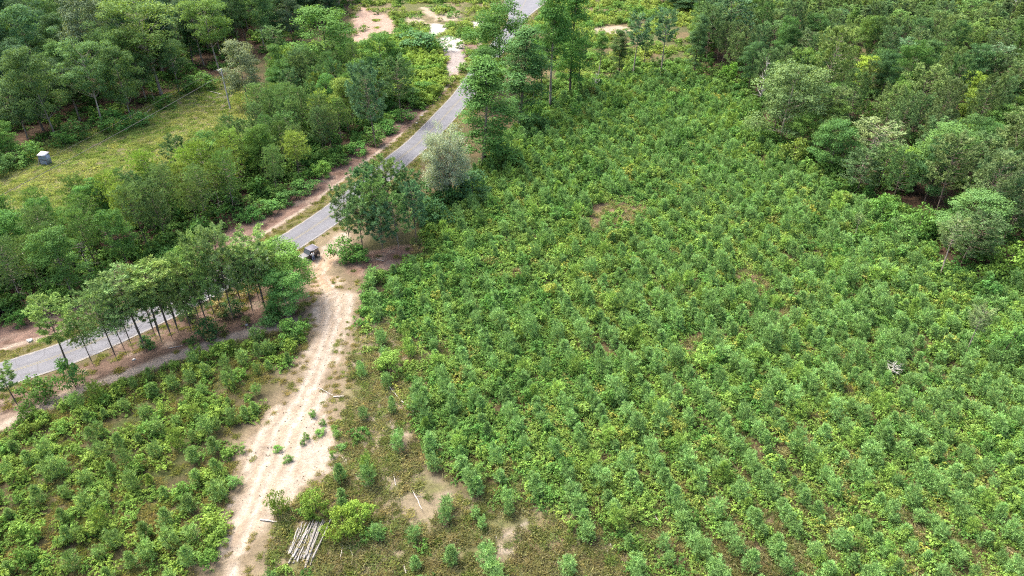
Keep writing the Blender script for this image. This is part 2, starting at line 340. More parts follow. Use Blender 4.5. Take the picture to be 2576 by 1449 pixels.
td = sdist(TRACK, gx, gy)+(n_b-.5)*2.4+(n_c-.5)*1.4+(n_a-.5)*1.6-.65
tk = sm(-.35, .45, td); soil = mixc(soil, tk, (.50, .425, .335))
soil = mixc(soil, tk*sm(.5, .68, n_b)*.55, (.43, .35, .265)); soil = mixc(soil, tk*sm(.55, .72, n_a)*.5, (.57, .50, .42))
soil = mixc(soil, sm(4.2, 2.2, np.hypot((gx-g(803, 690)[0]), (gy-g(803, 690)[1])*.55)+(n_c-.5)*1.5)*tk*.8, (.56, .36, .22))
tc_d = ldist(TRACK_C, gx, gy)
for off in (.75, 2.45): soil = mixc(soil, tk*sm(.42, .12, np.abs(tc_d-off-(n_a-.5)*.7))*.7, (.62, .54, .445))
for off in (.25, 1.3, 3.1): soil = mixc(soil, tk*sm(.28, .08, np.abs(tc_d-off-(n_a-.5)*.9))*.5, (.40, .30, .20))
soil = mixc(soil, tk*sm(.35, .1, np.abs(tc_d-1.6-(n_a-.5)*1.1))*.45, (.40, .31, .21))
pk = sm(-1, 1, sdist(PINK, gx, gy)+(n_b-.5)*2); soil = mixc(soil, pk, (.50, .36, .28))
for P in PALE: pw = sm(-.8, .8, sdist(P, gx, gy)+(n_b-.5)*3); soil = mixc(soil, pw, (.70, .66, .60))
gv = sm(-.8, .8, sdist(GRAVEL, gx, gy)+(n_b-.5)*2); soil = mixc(soil, gv, (.42, .37, .34))
for P in TANS: soil = mixc(soil, sm(-.8, .8, sdist(P, gx, gy)+(n_b-.5)*3)*.85, (.52, .43, .32))
gz = gz - tk*sm(.5, .15, np.abs(tc_d-.75-(n_a-.5)*.7))*.13 + tk*(n_c-.5)*.10
nx, ny = len(ax), len(ay)
idx = np.arange(nx*ny).reshape(ny, nx)
Q = np.stack([idx[:-1, :-1], idx[:-1, 1:], idx[1:, 1:], idx[1:, :-1]], -1).reshape(-1, 4)
fm = lambda a: a[Q].mean(1)
zone = np.zeros(len(Q), int)
zone[fm(tk) > .5] = 1
pale_all = np.maximum.reduce([sm(-.8, .8, sdist(P, gx, gy)+(n_b-.5)*3) for P in PALE]); zone[fm(pale_all) > .5] = 2
zone[fm(pk) > .5] = 3; zone[fm(gv) > .5] = 4; zone[(fm(cl) > .5)] = 5
def sheet(name, sel):
    q = Q[sel]; used, inv = np.unique(q.ravel(), return_inverse=True)
    G = Geo(); G.grid(np.stack([gx[used], gy[used], gz[used]], 1), inv.reshape(-1, 4))
    me = G.mesh(name, M_SOIL, True)
    at = me.color_attributes.new('soil', 'FLOAT_COLOR', 'POINT')
    at.data.foreach_set('color', np.concatenate([soil[used]*.40, np.ones((len(used), 1))], 1).ravel().astype(np.float32))
    return tag(obj(name, me), kind='structure')
sheet('ground', zone == 0); sheet('dirt_track', zone == 1); sheet('pale_sand_ground', zone == 2)
sheet('clay_ground', zone == 3); sheet('gravel_ground', zone == 4); sheet('clearing_ground', zone == 5)

# ------------------------------------------------------------------ road
def strip(name, line, offs, z, mat, halfw=None, kind='structure', parent=None, attr=None):
    line = np.asarray(line); d = np.gradient(line, axis=0); d /= np.linalg.norm(d, axis=1)[:, None]
    nrm = np.stack([d[:, 1], -d[:, 0]], 1)                      # to the right of travel
    V = []; A = []
    for i in range(len(line)):
        k = 1 if halfw is None else halfw[i]
        for o in offs: V.append((*(line[i]+nrm[i]*o*k), z-abs(o)*.008)); A.append(o)
    m = len(offs); F = [(i*m+j, i*m+j+1, (i+1)*m+j+1, (i+1)*m+j) for i in range(len(line)-1) for j in range(m-1)]
    G = Geo(); G.grid(V, F); me = G.mesh(name, mat, False)
    at = me.attributes.new('across', 'FLOAT', 'POINT'); at.data.foreach_set('value', np.array(A, np.float32))
    o = obj(name, me, parent)
    if parent is None: o['kind'] = kind
    return o
def road_mat():
    m, n, out = new_mat('weathered_asphalt'); N = n.nodes.new; L = n.links.new
    tc = N('ShaderNodeTexCoord'); a = N('ShaderNodeAttribute'); a.attribute_name = 'across'
    n1 = N('ShaderNodeTexNoise'); n1.inputs['Scale'].default_value = .35; n1.inputs['Detail'].default_value = 6; L(tc.outputs['Object'], n1.inputs['Vector'])
    n2 = N('ShaderNodeTexNoise'); n2.inputs['Scale'].default_value = 9; n2.inputs['Detail'].default_value = 4; L(tc.outputs['Object'], n2.inputs['Vector'])
    c = N('ShaderNodeMix'); c.data_type = 'RGBA'; c.inputs[6].default_value = (.054, .057, .068, 1); c.inputs[7].default_value = (.070, .073, .083, 1)
    r = N('ShaderNodeMapRange'); r.inputs[1].default_value = .35; r.inputs[2].default_value = .65; L(n1.outputs[0], r.inputs[0]); L(r.outputs[0], c.inputs[0])
    # wheel paths polished slightly paler
    ab = N('ShaderNodeMath'); ab.operation = 'ABSOLUTE'; L(a.outputs['Fac'], ab.inputs[0])
    s1 = N('ShaderNodeMath'); s1.operation = 'SUBTRACT'; L(ab.outputs[0], s1.inputs[0]); s1.inputs[1].default_value = 1.5
    s2 = N('ShaderNodeMath'); s2.operation = 'ABSOLUTE'; L(s1.outputs[0], s2.inputs[0])
    wr = N('ShaderNodeMapRange'); wr.inputs[1].default_value = .2; wr.inputs[2].default_value = .8; wr.inputs[3].default_value = 1.07; wr.inputs[4].default_value = .96; L(s2.outputs[0], wr.inputs[0])
    mm = N('ShaderNodeMapRange'); mm.inputs[3].default_value = .86; mm.inputs[4].default_value = 1.12; L(n2.outputs[0], mm.inputs[0])
    q = N('ShaderNodeMath'); q.operation = 'MULTIPLY'; L(wr.outputs[0], q.inputs[0]); L(mm.outputs[0], q.inputs[1])
    sc = N('ShaderNodeVectorMath'); sc.operation = 'SCALE'; L(c.outputs[2], sc.inputs[0]); L(q.outputs[0], sc.inputs['Scale'])
    vo = N('ShaderNodeTexVoronoi'); vo.feature = 'DISTANCE_TO_EDGE'; vo.inputs['Scale'].default_value = .28; L(tc.outputs['Object'], vo.inputs['Vector'])
    ck = N('ShaderNodeMapRange'); ck.inputs[1].default_value = .006; ck.inputs[2].default_value = .02; ck.inputs[3].default_value = .55; ck.inputs[4].default_value = 0; L(vo.outputs['Distance'], ck.inputs[0])
    c2 = N('ShaderNodeMix'); c2.data_type = 'RGBA'; c2.inputs[7].default_value = (.03, .03, .033, 1); L(ck.outputs[0], c2.inputs[0]); L(sc.outputs[0], c2.inputs[6])
    n3 = N('ShaderNodeTexNoise'); n3.inputs['Scale'].default_value = .8; n3.inputs['Detail'].default_value = 5; L(tc.outputs['Object'], n3.inputs['Vector'])
    ad = N('ShaderNodeMath'); ad.operation = 'MULTIPLY_ADD'; L(n3.outputs[0], ad.inputs[0]); ad.inputs[1].default_value = 1.4; L(ab.outputs[0], ad.inputs[2])
    er = N('ShaderNodeMapRange'); er.inputs[1].default_value = 3.35; er.inputs[2].default_value = 3.75; er.inputs[4].default_value = .8; L(ad.outputs[0], er.inputs[0])
    c3 = N('ShaderNodeMix'); c3.data_type = 'RGBA'; c3.inputs[7].default_value = (.15, .125, .085, 1); L(er.outputs[0], c3.inputs[0]); L(c2.outputs[2], c3.inputs[6])
    p = N('ShaderNodeBsdfPrincipled'); p.inputs['Roughness'].default_value = .8; L(c3.outputs[2], p.inputs['Base Color'])
    b = N('ShaderNodeBump'); b.inputs['Strength'].default_value = .2; b.inputs['Distance'].default_value = .02; L(n2.outputs[0], b.inputs['Height']); L(b.outputs[0], p.inputs['Normal'])
    L(p.outputs[0], out.inputs[0]); return m
yq = ROAD[:, 1]; hw = 1+sm(252, 292, yq)*1.9
M_ROAD = road_mat()
rng0 = np.random.default_rng(3)
jag = rng0.uniform(-.05, .05, len(ROAD))
road = strip('road', ROAD, [-2.95, -2.2, -1.5, -.7, 0, .7, 1.5, 2.2, 2.95], .07, M_ROAD, hw+jag*.4)
M_YEL = noise_mat('worn_yellow_paint', (.11, .10, .07), (.135, .12, .07), 1.3, .8, .1)
M_WHT = noise_mat('worn_white_paint', (.12, .12, .125), (.19, .19, .185), 1.3, .8, .1)
for o in (-.14, .14): strip('centre_line', ROAD, [o-.05, o+.05], .077, M_YEL, None, parent=road)
for o in (-2.7, 2.7): strip('edge_line', ROAD[:int(len(ROAD)*.96)], [o-.05, o+.05], .078, M_WHT, hw[:int(len(ROAD)*.96)], parent=road)

# ------------------------------------------------------------------ plants: how each kind grows
def broadleaf(seed, H, W, cb, ncl, nl, ls, shape='round', limbs=.5, cr=.14, flat=.75):
    r = np.random.default_rng(seed); T = Geo(); L = Geo()
    ph = r.uniform(0, 6.28, 4); zb = cb*H; ch = H-zb
    bend = r.normal(0, .02*H, 2)
    tp = lambda z: np.array((bend[0]*math.sin(z/H*2.2), bend[1]*math.sin(z/H*2.6+.4), z))
    r0 = .011*H+.04
    zs = np.linspace(-.3, H*.9, 9); T.tube([tp(z) for z in zs], [r0*(1.25 if i == 0 else 1)*(1-.85*max(z, 0)/(H*.93)) for i, z in enumerate(zs)], 6)
    if shape == 'round': prof = lambda h: (max(0, 1-(abs(h-.42)/.6)**2.2))**.5
    elif shape == 'tall': prof = lambda h: (max(0, 1-(abs(h-.4)/.62)**2.6))**.6*(1-.25*h)
    else: prof = lambda h: (max(0, 1-(abs(h-.62)/.64)**2.4))**.5
    for i in range(ncl):
        h = r.beta(1.25, 1.15); a = r.uniform(0, 6.283)
        lobe = 1+.22*math.sin(2*a+ph[0])+.16*math.sin(3*a+ph[1]+h*4)+.12*math.sin(5*a+ph[2]-h*7)
        R = W/2*prof(h)*lobe; rad = R*math.sqrt(r.uniform(.12, 1.0)); z = zb+h*ch
        c = tp(z)+np.array((math.cos(a)*rad, math.sin(a)*rad, r.normal(0, .2)))
        q = W*cr*r.uniform(.6, 1.35); n = int(nl*(q/(W*cr))**1.6*r.uniform(.75, 1.2))
        d = unit(r.normal(size=(n, 3))+np.array((0, 0, .45))); rr = q*r.uniform(.45, 1.08, n)[:, None]
        p = c+d*rr*np.array((1.1, 1.1, flat))
        nr = d*.75+np.array((0, 0, .55))+r.normal(0, .45, (n, 3))
        cv = r.uniform(.25, .75)
        leaves(L, p, nr, ls, r, np.clip(cv*.6+r.uniform(0, .5, n)-.05, 0, 1), np.clip(r.uniform(-.25, .45)+r.uniform(-.1, .2, n), 0, 1))
        if r.uniform() < limbs:
            z0 = max(zb*.85, z-rad*r.uniform(.5, 1.0)); b = tp(z0); m = (b+c)/2+np.array((0, 0, -.08*rad)); rb = max(.03, r0*.36*(1-z0/H))
            T.tube([b, m, c], [rb, rb*.65, rb*.25], 4, False)
    return T, L
def needles(L, p, axis_, n, nl, nw, spread, r, var, hue):
    d = unit(unit(axis_)+r.normal(0, spread, (n, 3))); s = unit(np.cross(d, r.normal(size=(n, 3))))*nw*.5
    ln = nl*r.uniform(.65, 1.15, n)[:, None]; mid = p+d*ln*.55
    L.quads(np.stack([np.broadcast_to(p, (n, 3)), mid-s, p+d*ln, mid+s], 1), np.clip(var+r.uniform(-.22, .22, n), 0, 1), np.full(n, hue))
def pine(seed, H, W, cb, nwh, nbr, ntf, nnd, nl, nw, prof='round', rise=.35, spread=.55, start=.35, dead=0, droop=0., lean=.02, r0=None, tuftj=.12, sidej=.38):
    r = np.random.default_rng(seed); T = Geo(); L = Geo()
    bend = r.normal(0, lean*H, 2); tp = lambda z: np.array((bend[0]*(z/H)**1.5, bend[1]*(z/H)**1.5, z))
    r0 = r0 or (.009*H+.03)
    zs = np.linspace(-.25 if H > 4 else -.1, H*.97, 8); T.tube([tp(z) for z in zs], [r0*(1-.9*max(z, 0)/H) for z in zs], 6 if H > 4 else 4)
    for wi in range(nwh):
        h = (wi+r.uniform(.1, .7))/nwh; z = H*(cb+(1-cb)*h*.97)
        if prof == 'round': Lb = W/2*math.sqrt(max(.02, 1-(abs(h-.3)/.75)**2.4))
        elif prof == 'cone': Lb = W/2*(1-h)**.8*(.55+.45*min(1, h*6+.4))+.04*W
        else: Lb = W/2*math.sqrt(max(.03, 1-(abs(h-.55)/.6)**2.2))
        for b in range(nbr):
            a = 6.283*(b+r.uniform(-.3, .3))/nbr+wi*1.1; ll = Lb*r.uniform(.55, 1.15)
            out = np.array((math.cos(a), math.sin(a), 0)); side = np.array((-out[1], out[0], 0)); up = np.array((0, 0, 1.))
            rs = rise*(.5+h) - droop*(1-h)
            P = lambda t: tp(z)+out*ll*t+up*ll*(rs*t*t+.12*t)
            T.tube([P(0), P(.5), P(1)], [r0*.3*(1-h*.7)+.006, r0*.18*(1-h*.7)+.005, .006], 3, False)
            cv = r.uniform(.25, .7); hu = max(0, r.uniform(-.5, .5))
            for k in range(ntf):
                t = start+(1-start)*(k+r.uniform(.2, .9))/ntf; w_ = (1-abs(t-.7))*ll*sidej
                p = P(t)+side*r.uniform(-1, 1)*w_+up*r.normal(0, tuftj*ll*.5)
                needles(L, p, out*.55+side*r.uniform(-.4, .4)+up*(.55+.4*h), nnd, nl, nw, spread, r, cv+r.uniform(-.12, .12), hu)
    needles(L, tp(H*.95), np.array((0, 0, 1.)), nnd*2, nl*1.2, nw, .4, r, .6, .1)
    for _ in range(dead):
        z = H*cb*r.uniform(.3, 1.05); a = r.uniform(0, 6.283); ll = W*.35*r.uniform(.4, 1); o = np.array((math.cos(a), math.sin(a), r.uniform(-.25, .2)))
        T.tube([tp(z), tp(z)+o*ll*.5+np.array((0, 0, .05)), tp(z)+o*ll], [.022, .014, .006], 3, False)
    return T, L
def silver_tree(seed, H=14, W=8):
    r = np.random.default_rng(seed); T = Geo(); L = Geo()
    T.tube([(0, 0, -.3), (.2, 0, 2), (.1, .2, 5), (0, 0, 9)], [.22, .18, .13, .05], 6)
    for i in range(190):
        z0 = r.uniform(1.5, 8); a = r.uniform(0, 6.283); h = r.uniform(.25, 1)
        R = W/2*math.sqrt(max(.05, 1-(abs(h-.55)/.55)**2))*r.uniform(.55, 1.02)
        e = np.array((math.cos(a)*R, math.sin(a)*R, h*H*r.uniform(.9, 1.0))); b = np.array((0, 0, z0)); m = b*.45+e*.55+np.array((0, 0, .4))
        T.tube([b, m, e], [.05, .03, .01], 3, False)
        for k in range(3):
            p0 = m+(e-m)*r.uniform(.2, 1); e2 = p0+unit(r.normal(size=3)+np.array((math.cos(a)*.7, math.sin(a)*.7, .6)))*r.uniform(.5, 1.2)
            T.tube([p0, e2], [.014, .005], 3, False)
            n = 48; p = p0+(e2-p0)*r.uniform(.0, 1.1, n)[:, None]+r.normal(0, .22, (n, 3))
            leaves(L, p, r.normal(size=(n, 3))+np.array((0, 0, .6)), .11, r, r.uniform(.2, .9, n), np.zeros(n), .4)
    return T, L
def skeleton(seed, H, W, nb, up=.8):
    r = np.random.default_rng(seed); T = Geo()
    T.tube([(0, 0, -.2), (.05, 0, H*.35), (0, .1, H*.7), (.1, 0, H)], [.02*H**.8+.02, .017*H**.8+.015, .02, .01], 5)
    for i in range(nb):
        z = H*r.uniform(.15, .92); a = r.uniform(0, 6.283); ll = W/2*r.uniform(.4, 1.1)*(1.1-.6*z/H)
        o = np.array((math.cos(a), math.sin(a), up*r.uniform(.2, 1.2))); b = np.array((0, 0, z)); m = b+o*ll*.5+r.normal(0, .06*ll, 3); e = b+o*ll*np.array((1, 1, 1.15))
        T.tube([b, m, e], [.035*H**.3, .022*H**.3, .007], 4, False)
        for k in range(3):
            p = b+(e-b)*r.uniform(.35, .9); q = p+unit(o+r.normal(0, .7, 3))*ll*.35; T.tube([p, q], [.014, .005], 3, False)
    return T
def cane_patch(seed, R, h, nc, nlv, ls, spread=1.0):
    r = np.random.default_rng(seed); L = Geo()
    for i in range(nc):
        c = R*.8*math.sqrt(r.uniform()); a = r.uniform(0, 6.283); b = np.array((c*math.cos(a), c*math.sin(a), 0)); hh = h*r.uniform(.45, 1.1)
        az = r.uniform(0, 6.283); o = np.array((math.cos(az), math.sin(az), 0)); ll = R*r.uniform(.5, 1.1)*spread
        t = r.uniform(.05, 1, nlv); p = b+o*(ll*t)[:, None]+np.stack([0*t, 0*t, hh*np.sin(t*2.5+.25)], 1)+r.normal(0, .07*R, (nlv, 3)); p[:, 2] = np.abs(p[:, 2])
        nr = np.array((0, 0, 1.))+r.normal(0, .55, (nlv, 3))+o*.3
        leaves(L, p, nr, ls, r, np.clip(r.uniform(.25, .75)+r.uniform(-.3, .3, nlv), 0, 1), np.clip(r.uniform(-.4, .7)+r.uniform(-.1, .1, nlv), 0, 1))
    return L
def tuft_patch(seed, R, h, nb, wdt=.02, lean=.5):
    r = np.random.default_rng(seed); L = Geo()
    c = R*np.sqrt(r.uniform(size=nb)); a = r.uniform(0, 6.283, nb); k = r.integers(0, 9, nb); cen = r.normal(0, R*.55, (9, 2))
    b = np.stack([c*np.cos(a)*.5+cen[k, 0]*.6, c*np.sin(a)*.5+cen[k, 1]*.6, 0*a-.02], 1)
    d = unit(np.stack([r.normal(0, lean, nb), r.normal(0, lean, nb), np.ones(nb)], 1)); l = h*r.uniform(.4, 1.15, nb)[:, None]
    s = unit(np.cross(d, r.normal(size=(nb, 3))))*wdt; drop = unit(d*np.array((1, 1, .0))+1e-6)*l*.35
    L.quads(np.stack([b-s, b+s, b+d*l*.6+s*.7, b+d*l+drop-np.array((0, 0, 1))*l*.12], 1), r.uniform(0, 1, nb), np.clip(r.uniform(-.5, .8, nb), 0, 1))
    return L

KINDS = {}
def reg(kind, nomH, nomW, geos, lm):
    KINDS[kind] = (nomH, nomW, [(t.mesh(kind+'_trunk', M_BARK, True), l.mesh(kind+'_crown', lm)) for t, l in geos])
reg('round', 14, 8.5, [broadleaf(11+i, 14, 8.5, .22+.05*(i % 3), 74, 215, .135, 'round', .5, .15, .5) for i in range(5)], M_LEAF)
reg('open', 16, 9, [broadleaf(31+i, 16, 9, .42, 62, 215, .135, 'umb', .9, .15, .5) for i in range(3)], M_LEAF)
reg('tall', 20, 6.5, [broadleaf(41+i, 20, 6.5, .16+.3*(i == 2), 105, 165, .135, 'tall', .55, .17, .55) for i in range(3)], M_LEAF)
reg('bush', 3, 3.6, [broadleaf(51+i, 3, 3.6, .05, 46, 44, .12, 'round', .2, .15) for i in range(3)], M_LEAF)
reg('loblolly', 13, 6.2, [pine(61+i, 13, 6.2, .30+.04*i, 12, 5, 8, 19, .5, .08, 'round', .42, .75, .58, 8, sidej=.24) for i in range(4)], M_NEED)
reg('slim', 14, 4.4, [pine(71+i, 14, 4.4, .55, 9, 5, 8, 17, .45, .07, 'umb', .35, .75, .55, 10, sidej=.25, lean=.03) for i in range(2)], M_NEED)
reg('feather', 10, 6.4, [pine(81+i, 10, 6.4, .36+.05*i, 11, 6, 12, 9, .42, .065, 'round', .12, .5, .22, 22, .22, .03, tuftj=.06) for i in range(4)], M_NEED)
reg('planted', 9, 5.0, [pine(91+i, 9, 5.0, .08, 12, 6, 6, 13, .5, .085, 'cone', .5, .55, .28, 4) for i in range(3)], M_NEED)
reg('silver', 14, 8, [silver_tree(101)], M_LEAF)
SAP = [pine(111+i, 2.3, 1.75, .04, 7, 5, 5, 12, .34, .036, 'cone' if i % 2 else 'round', .75, .5, .25, 0, r0=.03) for i in range(5)]
def joined(tl):
    t, l = tl; G = Geo(); G.V = t.V+l.V; G.n = t.n+l.n
    G.F3 = t.F3+[f+t.n for f in l.F3]; G.F4 = t.F4+[f+t.n for f in l.F4]; G.v3 = t.v3+l.v3; G.v4 = [v*0+.12 for v in t.v4]+l.v4; G.h3 = t.h3+l.h3; G.h4 = [v*0+1 for v in t.h4]+l.h4
    return G
SAP_M = [joined(s).mesh('sapling_needles', M_NEED) for s in SAP]
SAP_I = [m.copy() for m in SAP_M]
for m in SAP_I: m.materials[0] = M_NEED_I
CANE_I = [cane_patch(201+i, .95, .62, 15, 26, .088).mesh('bramble_leaves', M_LEAF_I) for i in range(5)]
VINE_I = [cane_patch(211+i, 1.0, .38, 16, 24, .10, 1.2).mesh('vine_leaves', M_LEAF_I) for i in range(3)]
LOWBUSH_I = [broadleaf(221+i, 1.3, 1.7, .02, 22, 30, .095, 'round', 0, .17)[1].mesh('low_bush_leaves', M_LEAF_I) for i in range(3)]
GRASS_I = [tuft_patch(231+i, .7, .42, 130, .014).mesh('grass_blades', M_GRASS_I) for i in range(4)]
LAWN_I = [tuft_patch(241+i, .8, .22, 150, .018, .8).mesh('short_grass_blades', M_GRASS_I) for i in range(3)]
TWIG_I = []
for i in range(3):
    r = np.random.default_rng(251+i); G = Geo()
    for k in range(26):
        p = np.array((*r.normal(0, .5, 2), r.uniform(.02, .1))); d = unit(np.array((*r.normal(size=2), r.uniform(-.05, .45))))*r.uniform(.3, 1.1); G.tube([p, p+d*.5+r.normal(0, .04, 3), p+d], [.016, .012, .004], 3, False)
    TWIG_I.append(G.mesh('dead_twigs', M_GRASS_I))

# ------------------------------------------------------------------ masses nobody could count: points that carry copies of a few small plants
def scatter(name, label, cat, P, meshes, which, scale, tint, rng, tilt=.12):
    n = len(P)
    if n == 0: return
    me = bpy.data.meshes.new(name); me.vertices.add(n); me.vertices.foreach_set('co', P.ravel().astype(np.float32))
    def at(nm, ty, key, a): me.attributes.new(nm, ty, 'POINT').data.foreach_set(key, np.ascontiguousarray(a).ravel())
    at('which', 'INT', 'value', which.astype(np.int32))
    at('turn', 'FLOAT_VECTOR', 'vector', np.stack([rng.normal(0, tilt, n), rng.normal(0, tilt, n), rng.uniform(0, 6.283, n)], 1).astype(np.float32))
    at('grow', 'FLOAT_VECTOR', 'vector', scale.astype(np.float32))
    at('tint', 'FLOAT_COLOR', 'color', np.concatenate([np.clip(tint, .002, 1), np.ones((n, 1))], 1).astype(np.float32))
    o = tag(obj(name, me), label, cat, None, 'stuff')
    ng = bpy.data.node_groups.new(name+'_nodes', 'GeometryNodeTree')
    ng.interface.new_socket('Geometry', in_out='INPUT', socket_type='NodeSocketGeometry'); ng.interface.new_socket('Geometry', in_out='OUTPUT', socket_type='NodeSocketGeometry')
    N = ng.nodes.new; L = ng.links.new
    gi = N('NodeGroupInput'); go = N('NodeGroupOutput'); jn = N('GeometryNodeJoinGeometry'); ip = N('GeometryNodeInstanceOnPoints')
    for m in meshes[::-1]:
        t = bpy.data.objects.new(m.name+'_pattern', m)                  # kept out of the scene: only its mesh is used
        oi = N('GeometryNodeObjectInfo'); oi.inputs['Object'].default_value = t; oi.inputs['As Instance'].default_value = False
        ti = N('GeometryNodeGeometryToInstance'); L(oi.outputs['Geometry'], ti.inputs[0]); L(ti.outputs[0], jn.inputs[0])
    def na(nm, ty):
        a = N('GeometryNodeInputNamedAttribute'); a.data_type = ty; a.inputs['Name'].default_value = nm; return a.outputs['Attribute']
    L(gi.outputs[0], ip.inputs['Points']); L(jn.outputs[0], ip.inputs['Instance']); ip.inputs['Pick Instance'].default_value = True
    L(na('which', 'INT'), ip.inputs['Instance Index'])
    er = N('FunctionNodeEulerToRotation'); L(na('turn', 'FLOAT_VECTOR'), er.inputs[0]); L(er.outputs[0], ip.inputs['Rotation'])
    L(na('grow', 'FLOAT_VECTOR'), ip.inputs['Scale']); L(ip.outputs[0], go.inputs[0])
    o.modifiers.new('copies', 'NODES').node_group = ng
    return o
def sprinkle(P, s0, s1, rng, margin=0):
    """jittered points inside a polygon; spacing grows from s0 (near) to s1 (far)"""
    lo, hi = P.min(0), P.max(0); out = []
    y = max(lo[1], 30)
    while y < hi[1]:
        s = s0+(s1-s0)*min(1, max(0, (y-40)/200)); xs = np.arange(max(lo[0], -y*.85-22), min(hi[0], y*.85+22), s)
        if len(xs): out.append(np.stack([xs+rng.uniform(-.5, .5, len(xs))*s, y+rng.uniform(-.5, .5, len(xs))*s, np.full(len(xs), s)], 1))
        y += s
    out = np.concatenate(out); d = sdist(P, out[:, 0], out[:, 1])
    return out[d > margin]
def with_z(p): return np.stack([p[:, 0], p[:, 1], terrain(p[:, 0], p[:, 1])], 1)
def spots_mask(x, y):
    m = np.zeros(len(x))
    for c, r in BROWN_SPOTS: m = np.maximum(m, sm(r*1.2, r*.55, np.hypot(x-c[0], y-c[1])))
    return m
R = np.random.default_rng(77)
def blend(a, b, t): t = np.clip(t, 0, 1)[:, None]; return np.array(a)*(1-t)+np.array(b)*t

o_r = g(870, 1449); o_l = g(0, 1449)
# bramble and vine cover of the planted field
p = sprinkle(FIELD_R, .85, 1.5, R)
sp = sm(-1.5, 2, sdist(SPARSE, p[:, 0], p[:, 1])+(fbm(p[:, 0], p[:, 1], 6, 21)-.5)*8); bs = spots_mask(p[:, 0], p[:, 1])
dn = fbm(p[:, 0], p[:, 1], 5, 22)
sp = np.maximum(sp, sm(52, 40, p[:, 1]+(dn-.5)*26)*.55)
keep = (R.uniform(size=len(p)) < np.clip(1.15-1.12*sp-1.1*bs-1.1*sm(.62, .78, dn), .0, 1)) & (sdist(TRACK, p[:, 0], p[:, 1]) < -1) & (road_d(p[:, 0], p[:, 1]) > 7) & (np.hypot(p[:, 0]-PILE[0], p[:, 1]-PILE[1]) > 2.3)
ph = ((p[:, 0]-o_r[0])*.968+(p[:, 1]-o_r[1])*.25)/3.3; gp = sm(.35, .85, 1-2*np.abs(ph-np.floor(ph)-.5))*sm(.34, .52, fbm(p[:, 0], p[:, 1], 11, 26))*(.3+.7*sm(5, 35, p[:, 0]))*sm(165, 110, p[:, 1])
keep &= R.uniform(size=len(p)) > gp*.85
gp = gp[keep]; p = p[keep]; n = len(p)
ty = fbm(p[:, 0], p[:, 1], 9, 23); tb = fbm(p[:, 0], p[:, 1], 4, 24); rgt = sm(10, 55, p[:, 0])*sm(110, 60, p[:, 1])
tint = blend((.052, .122, .029), (.104, .174, .038), sm(.38, .68, ty*.6+R.uniform(0, .4, n)+rgt*.15))
tint = tint*(.75+.5*tb)[:, None]*R.uniform(.75, 1.25, n)[:, None]
tint = blend(tint, (.20, .20, .045), (R.uniform(size=n) < .03)*.6)
tint = blend(tint, (.15, .125, .05), (R.uniform(size=n) < .02)*.6)
tint = blend(tint, (.17, .18, .055), gp*.55)
sc = p[:, 2]*R.uniform(.8, 1.35, n)*1.08*(1-.3*gp)
wh = np.where(R.uniform(size=n) < .72, R.integers(0, 5, n), R.integers(5, 8, n)); wh = np.where(R.uniform(size=n) < .10, R.integers(8, 11, n), wh)
scatter('bramble_undergrowth', 'bright green bramble and vine cover filling the planted field right of the sandy track', 'undergrowth', with_z(p), CANE_I+VINE_I+LOWBUSH_I, wh, np.stack([sc, sc, sc*R.uniform(.6, 1.5, n)], 1), tint, R)
# dry grass and weeds of the thin corner, the field and the bald spots
p = sprinkle(FIELD_R, .66, 1.6, R); sp = sm(-2, 2, sdist(SPARSE, p[:, 0], p[:, 1])); bs = spots_mask(p[:, 0], p[:, 1]); sp = np.maximum(sp, sm(55, 42, p[:, 1]))
dn = fbm(p[:, 0], p[:, 1], 4, 32)
ph = ((p[:, 0]-o_r[0])*.968+(p[:, 1]-o_r[1])*.25)/3.3; gp = sm(.35, .85, 1-2*np.abs(ph-np.floor(ph)-.5))*sm(.34, .52, fbm(p[:, 0], p[:, 1], 11, 26))*(.3+.7*sm(5, 35, p[:, 0]))*sm(165, 110, p[:, 1])
p = p[(R.uniform(size=len(p)) < .10+.6*gp+.95*sp*sm(.22, .5, dn)+.8*bs) & (sdist(TRACK, p[:, 0], p[:, 1]) < .2)]; n = len(p)
tint = blend((.235, .205, .135), (.125, .175, .062), R.uniform(0, 1, n)**1.2)*R.uniform(.7, 1.3, n)[:, None]
sc = R.uniform(.7, 1.4, n)
scatter('dry_grass', 'tan and green grass tufts on the thin ground beside the track', 'grass', with_z(p), GRASS_I+TWIG_I, np.where(R.uniform(size=n) < .9, R.integers(0, 4, n), R.integers(4, 7, n)), np.stack([sc, sc, sc*R.uniform(.7, 1.3, n)], 1), tint, R)
# left planted strip
p = sprinkle(FIELD_L, .85, 1.2, R); dn = fbm(p[:, 0], p[:, 1], 4.5, 42)
keep = (R.uniform(size=len(p)) < .5+.5*sm(.40, .60, dn)) & (ldist(TRAIL, p[:, 0], p[:, 1]) > 1.2); p = p[keep]; n = len(p)
gr = R.uniform(size=n) < .62
tint = blend((.065, .135, .028), (.12, .18, .035), R.uniform(0, 1, n))*R.uniform(.75, 1.2, n)[:, None]; tint = np.where(gr[:, None], blend((.21, .18, .095), (.125, .165, .05), R.uniform(0, 1, n)), tint)
sc = R.uniform(.75, 1.3, n)
scatter('weed_undergrowth', 'low weeds and grass between the pine rows left of the sandy track', 'undergrowth', with_z(p), CANE_I+LOWBUSH_I+GRASS_I, np.where(gr, R.integers(8, 12, n), R.integers(0, 8, n)), np.stack([sc, sc, sc*R.uniform(.6, 1.25, n)], 1), tint, R)
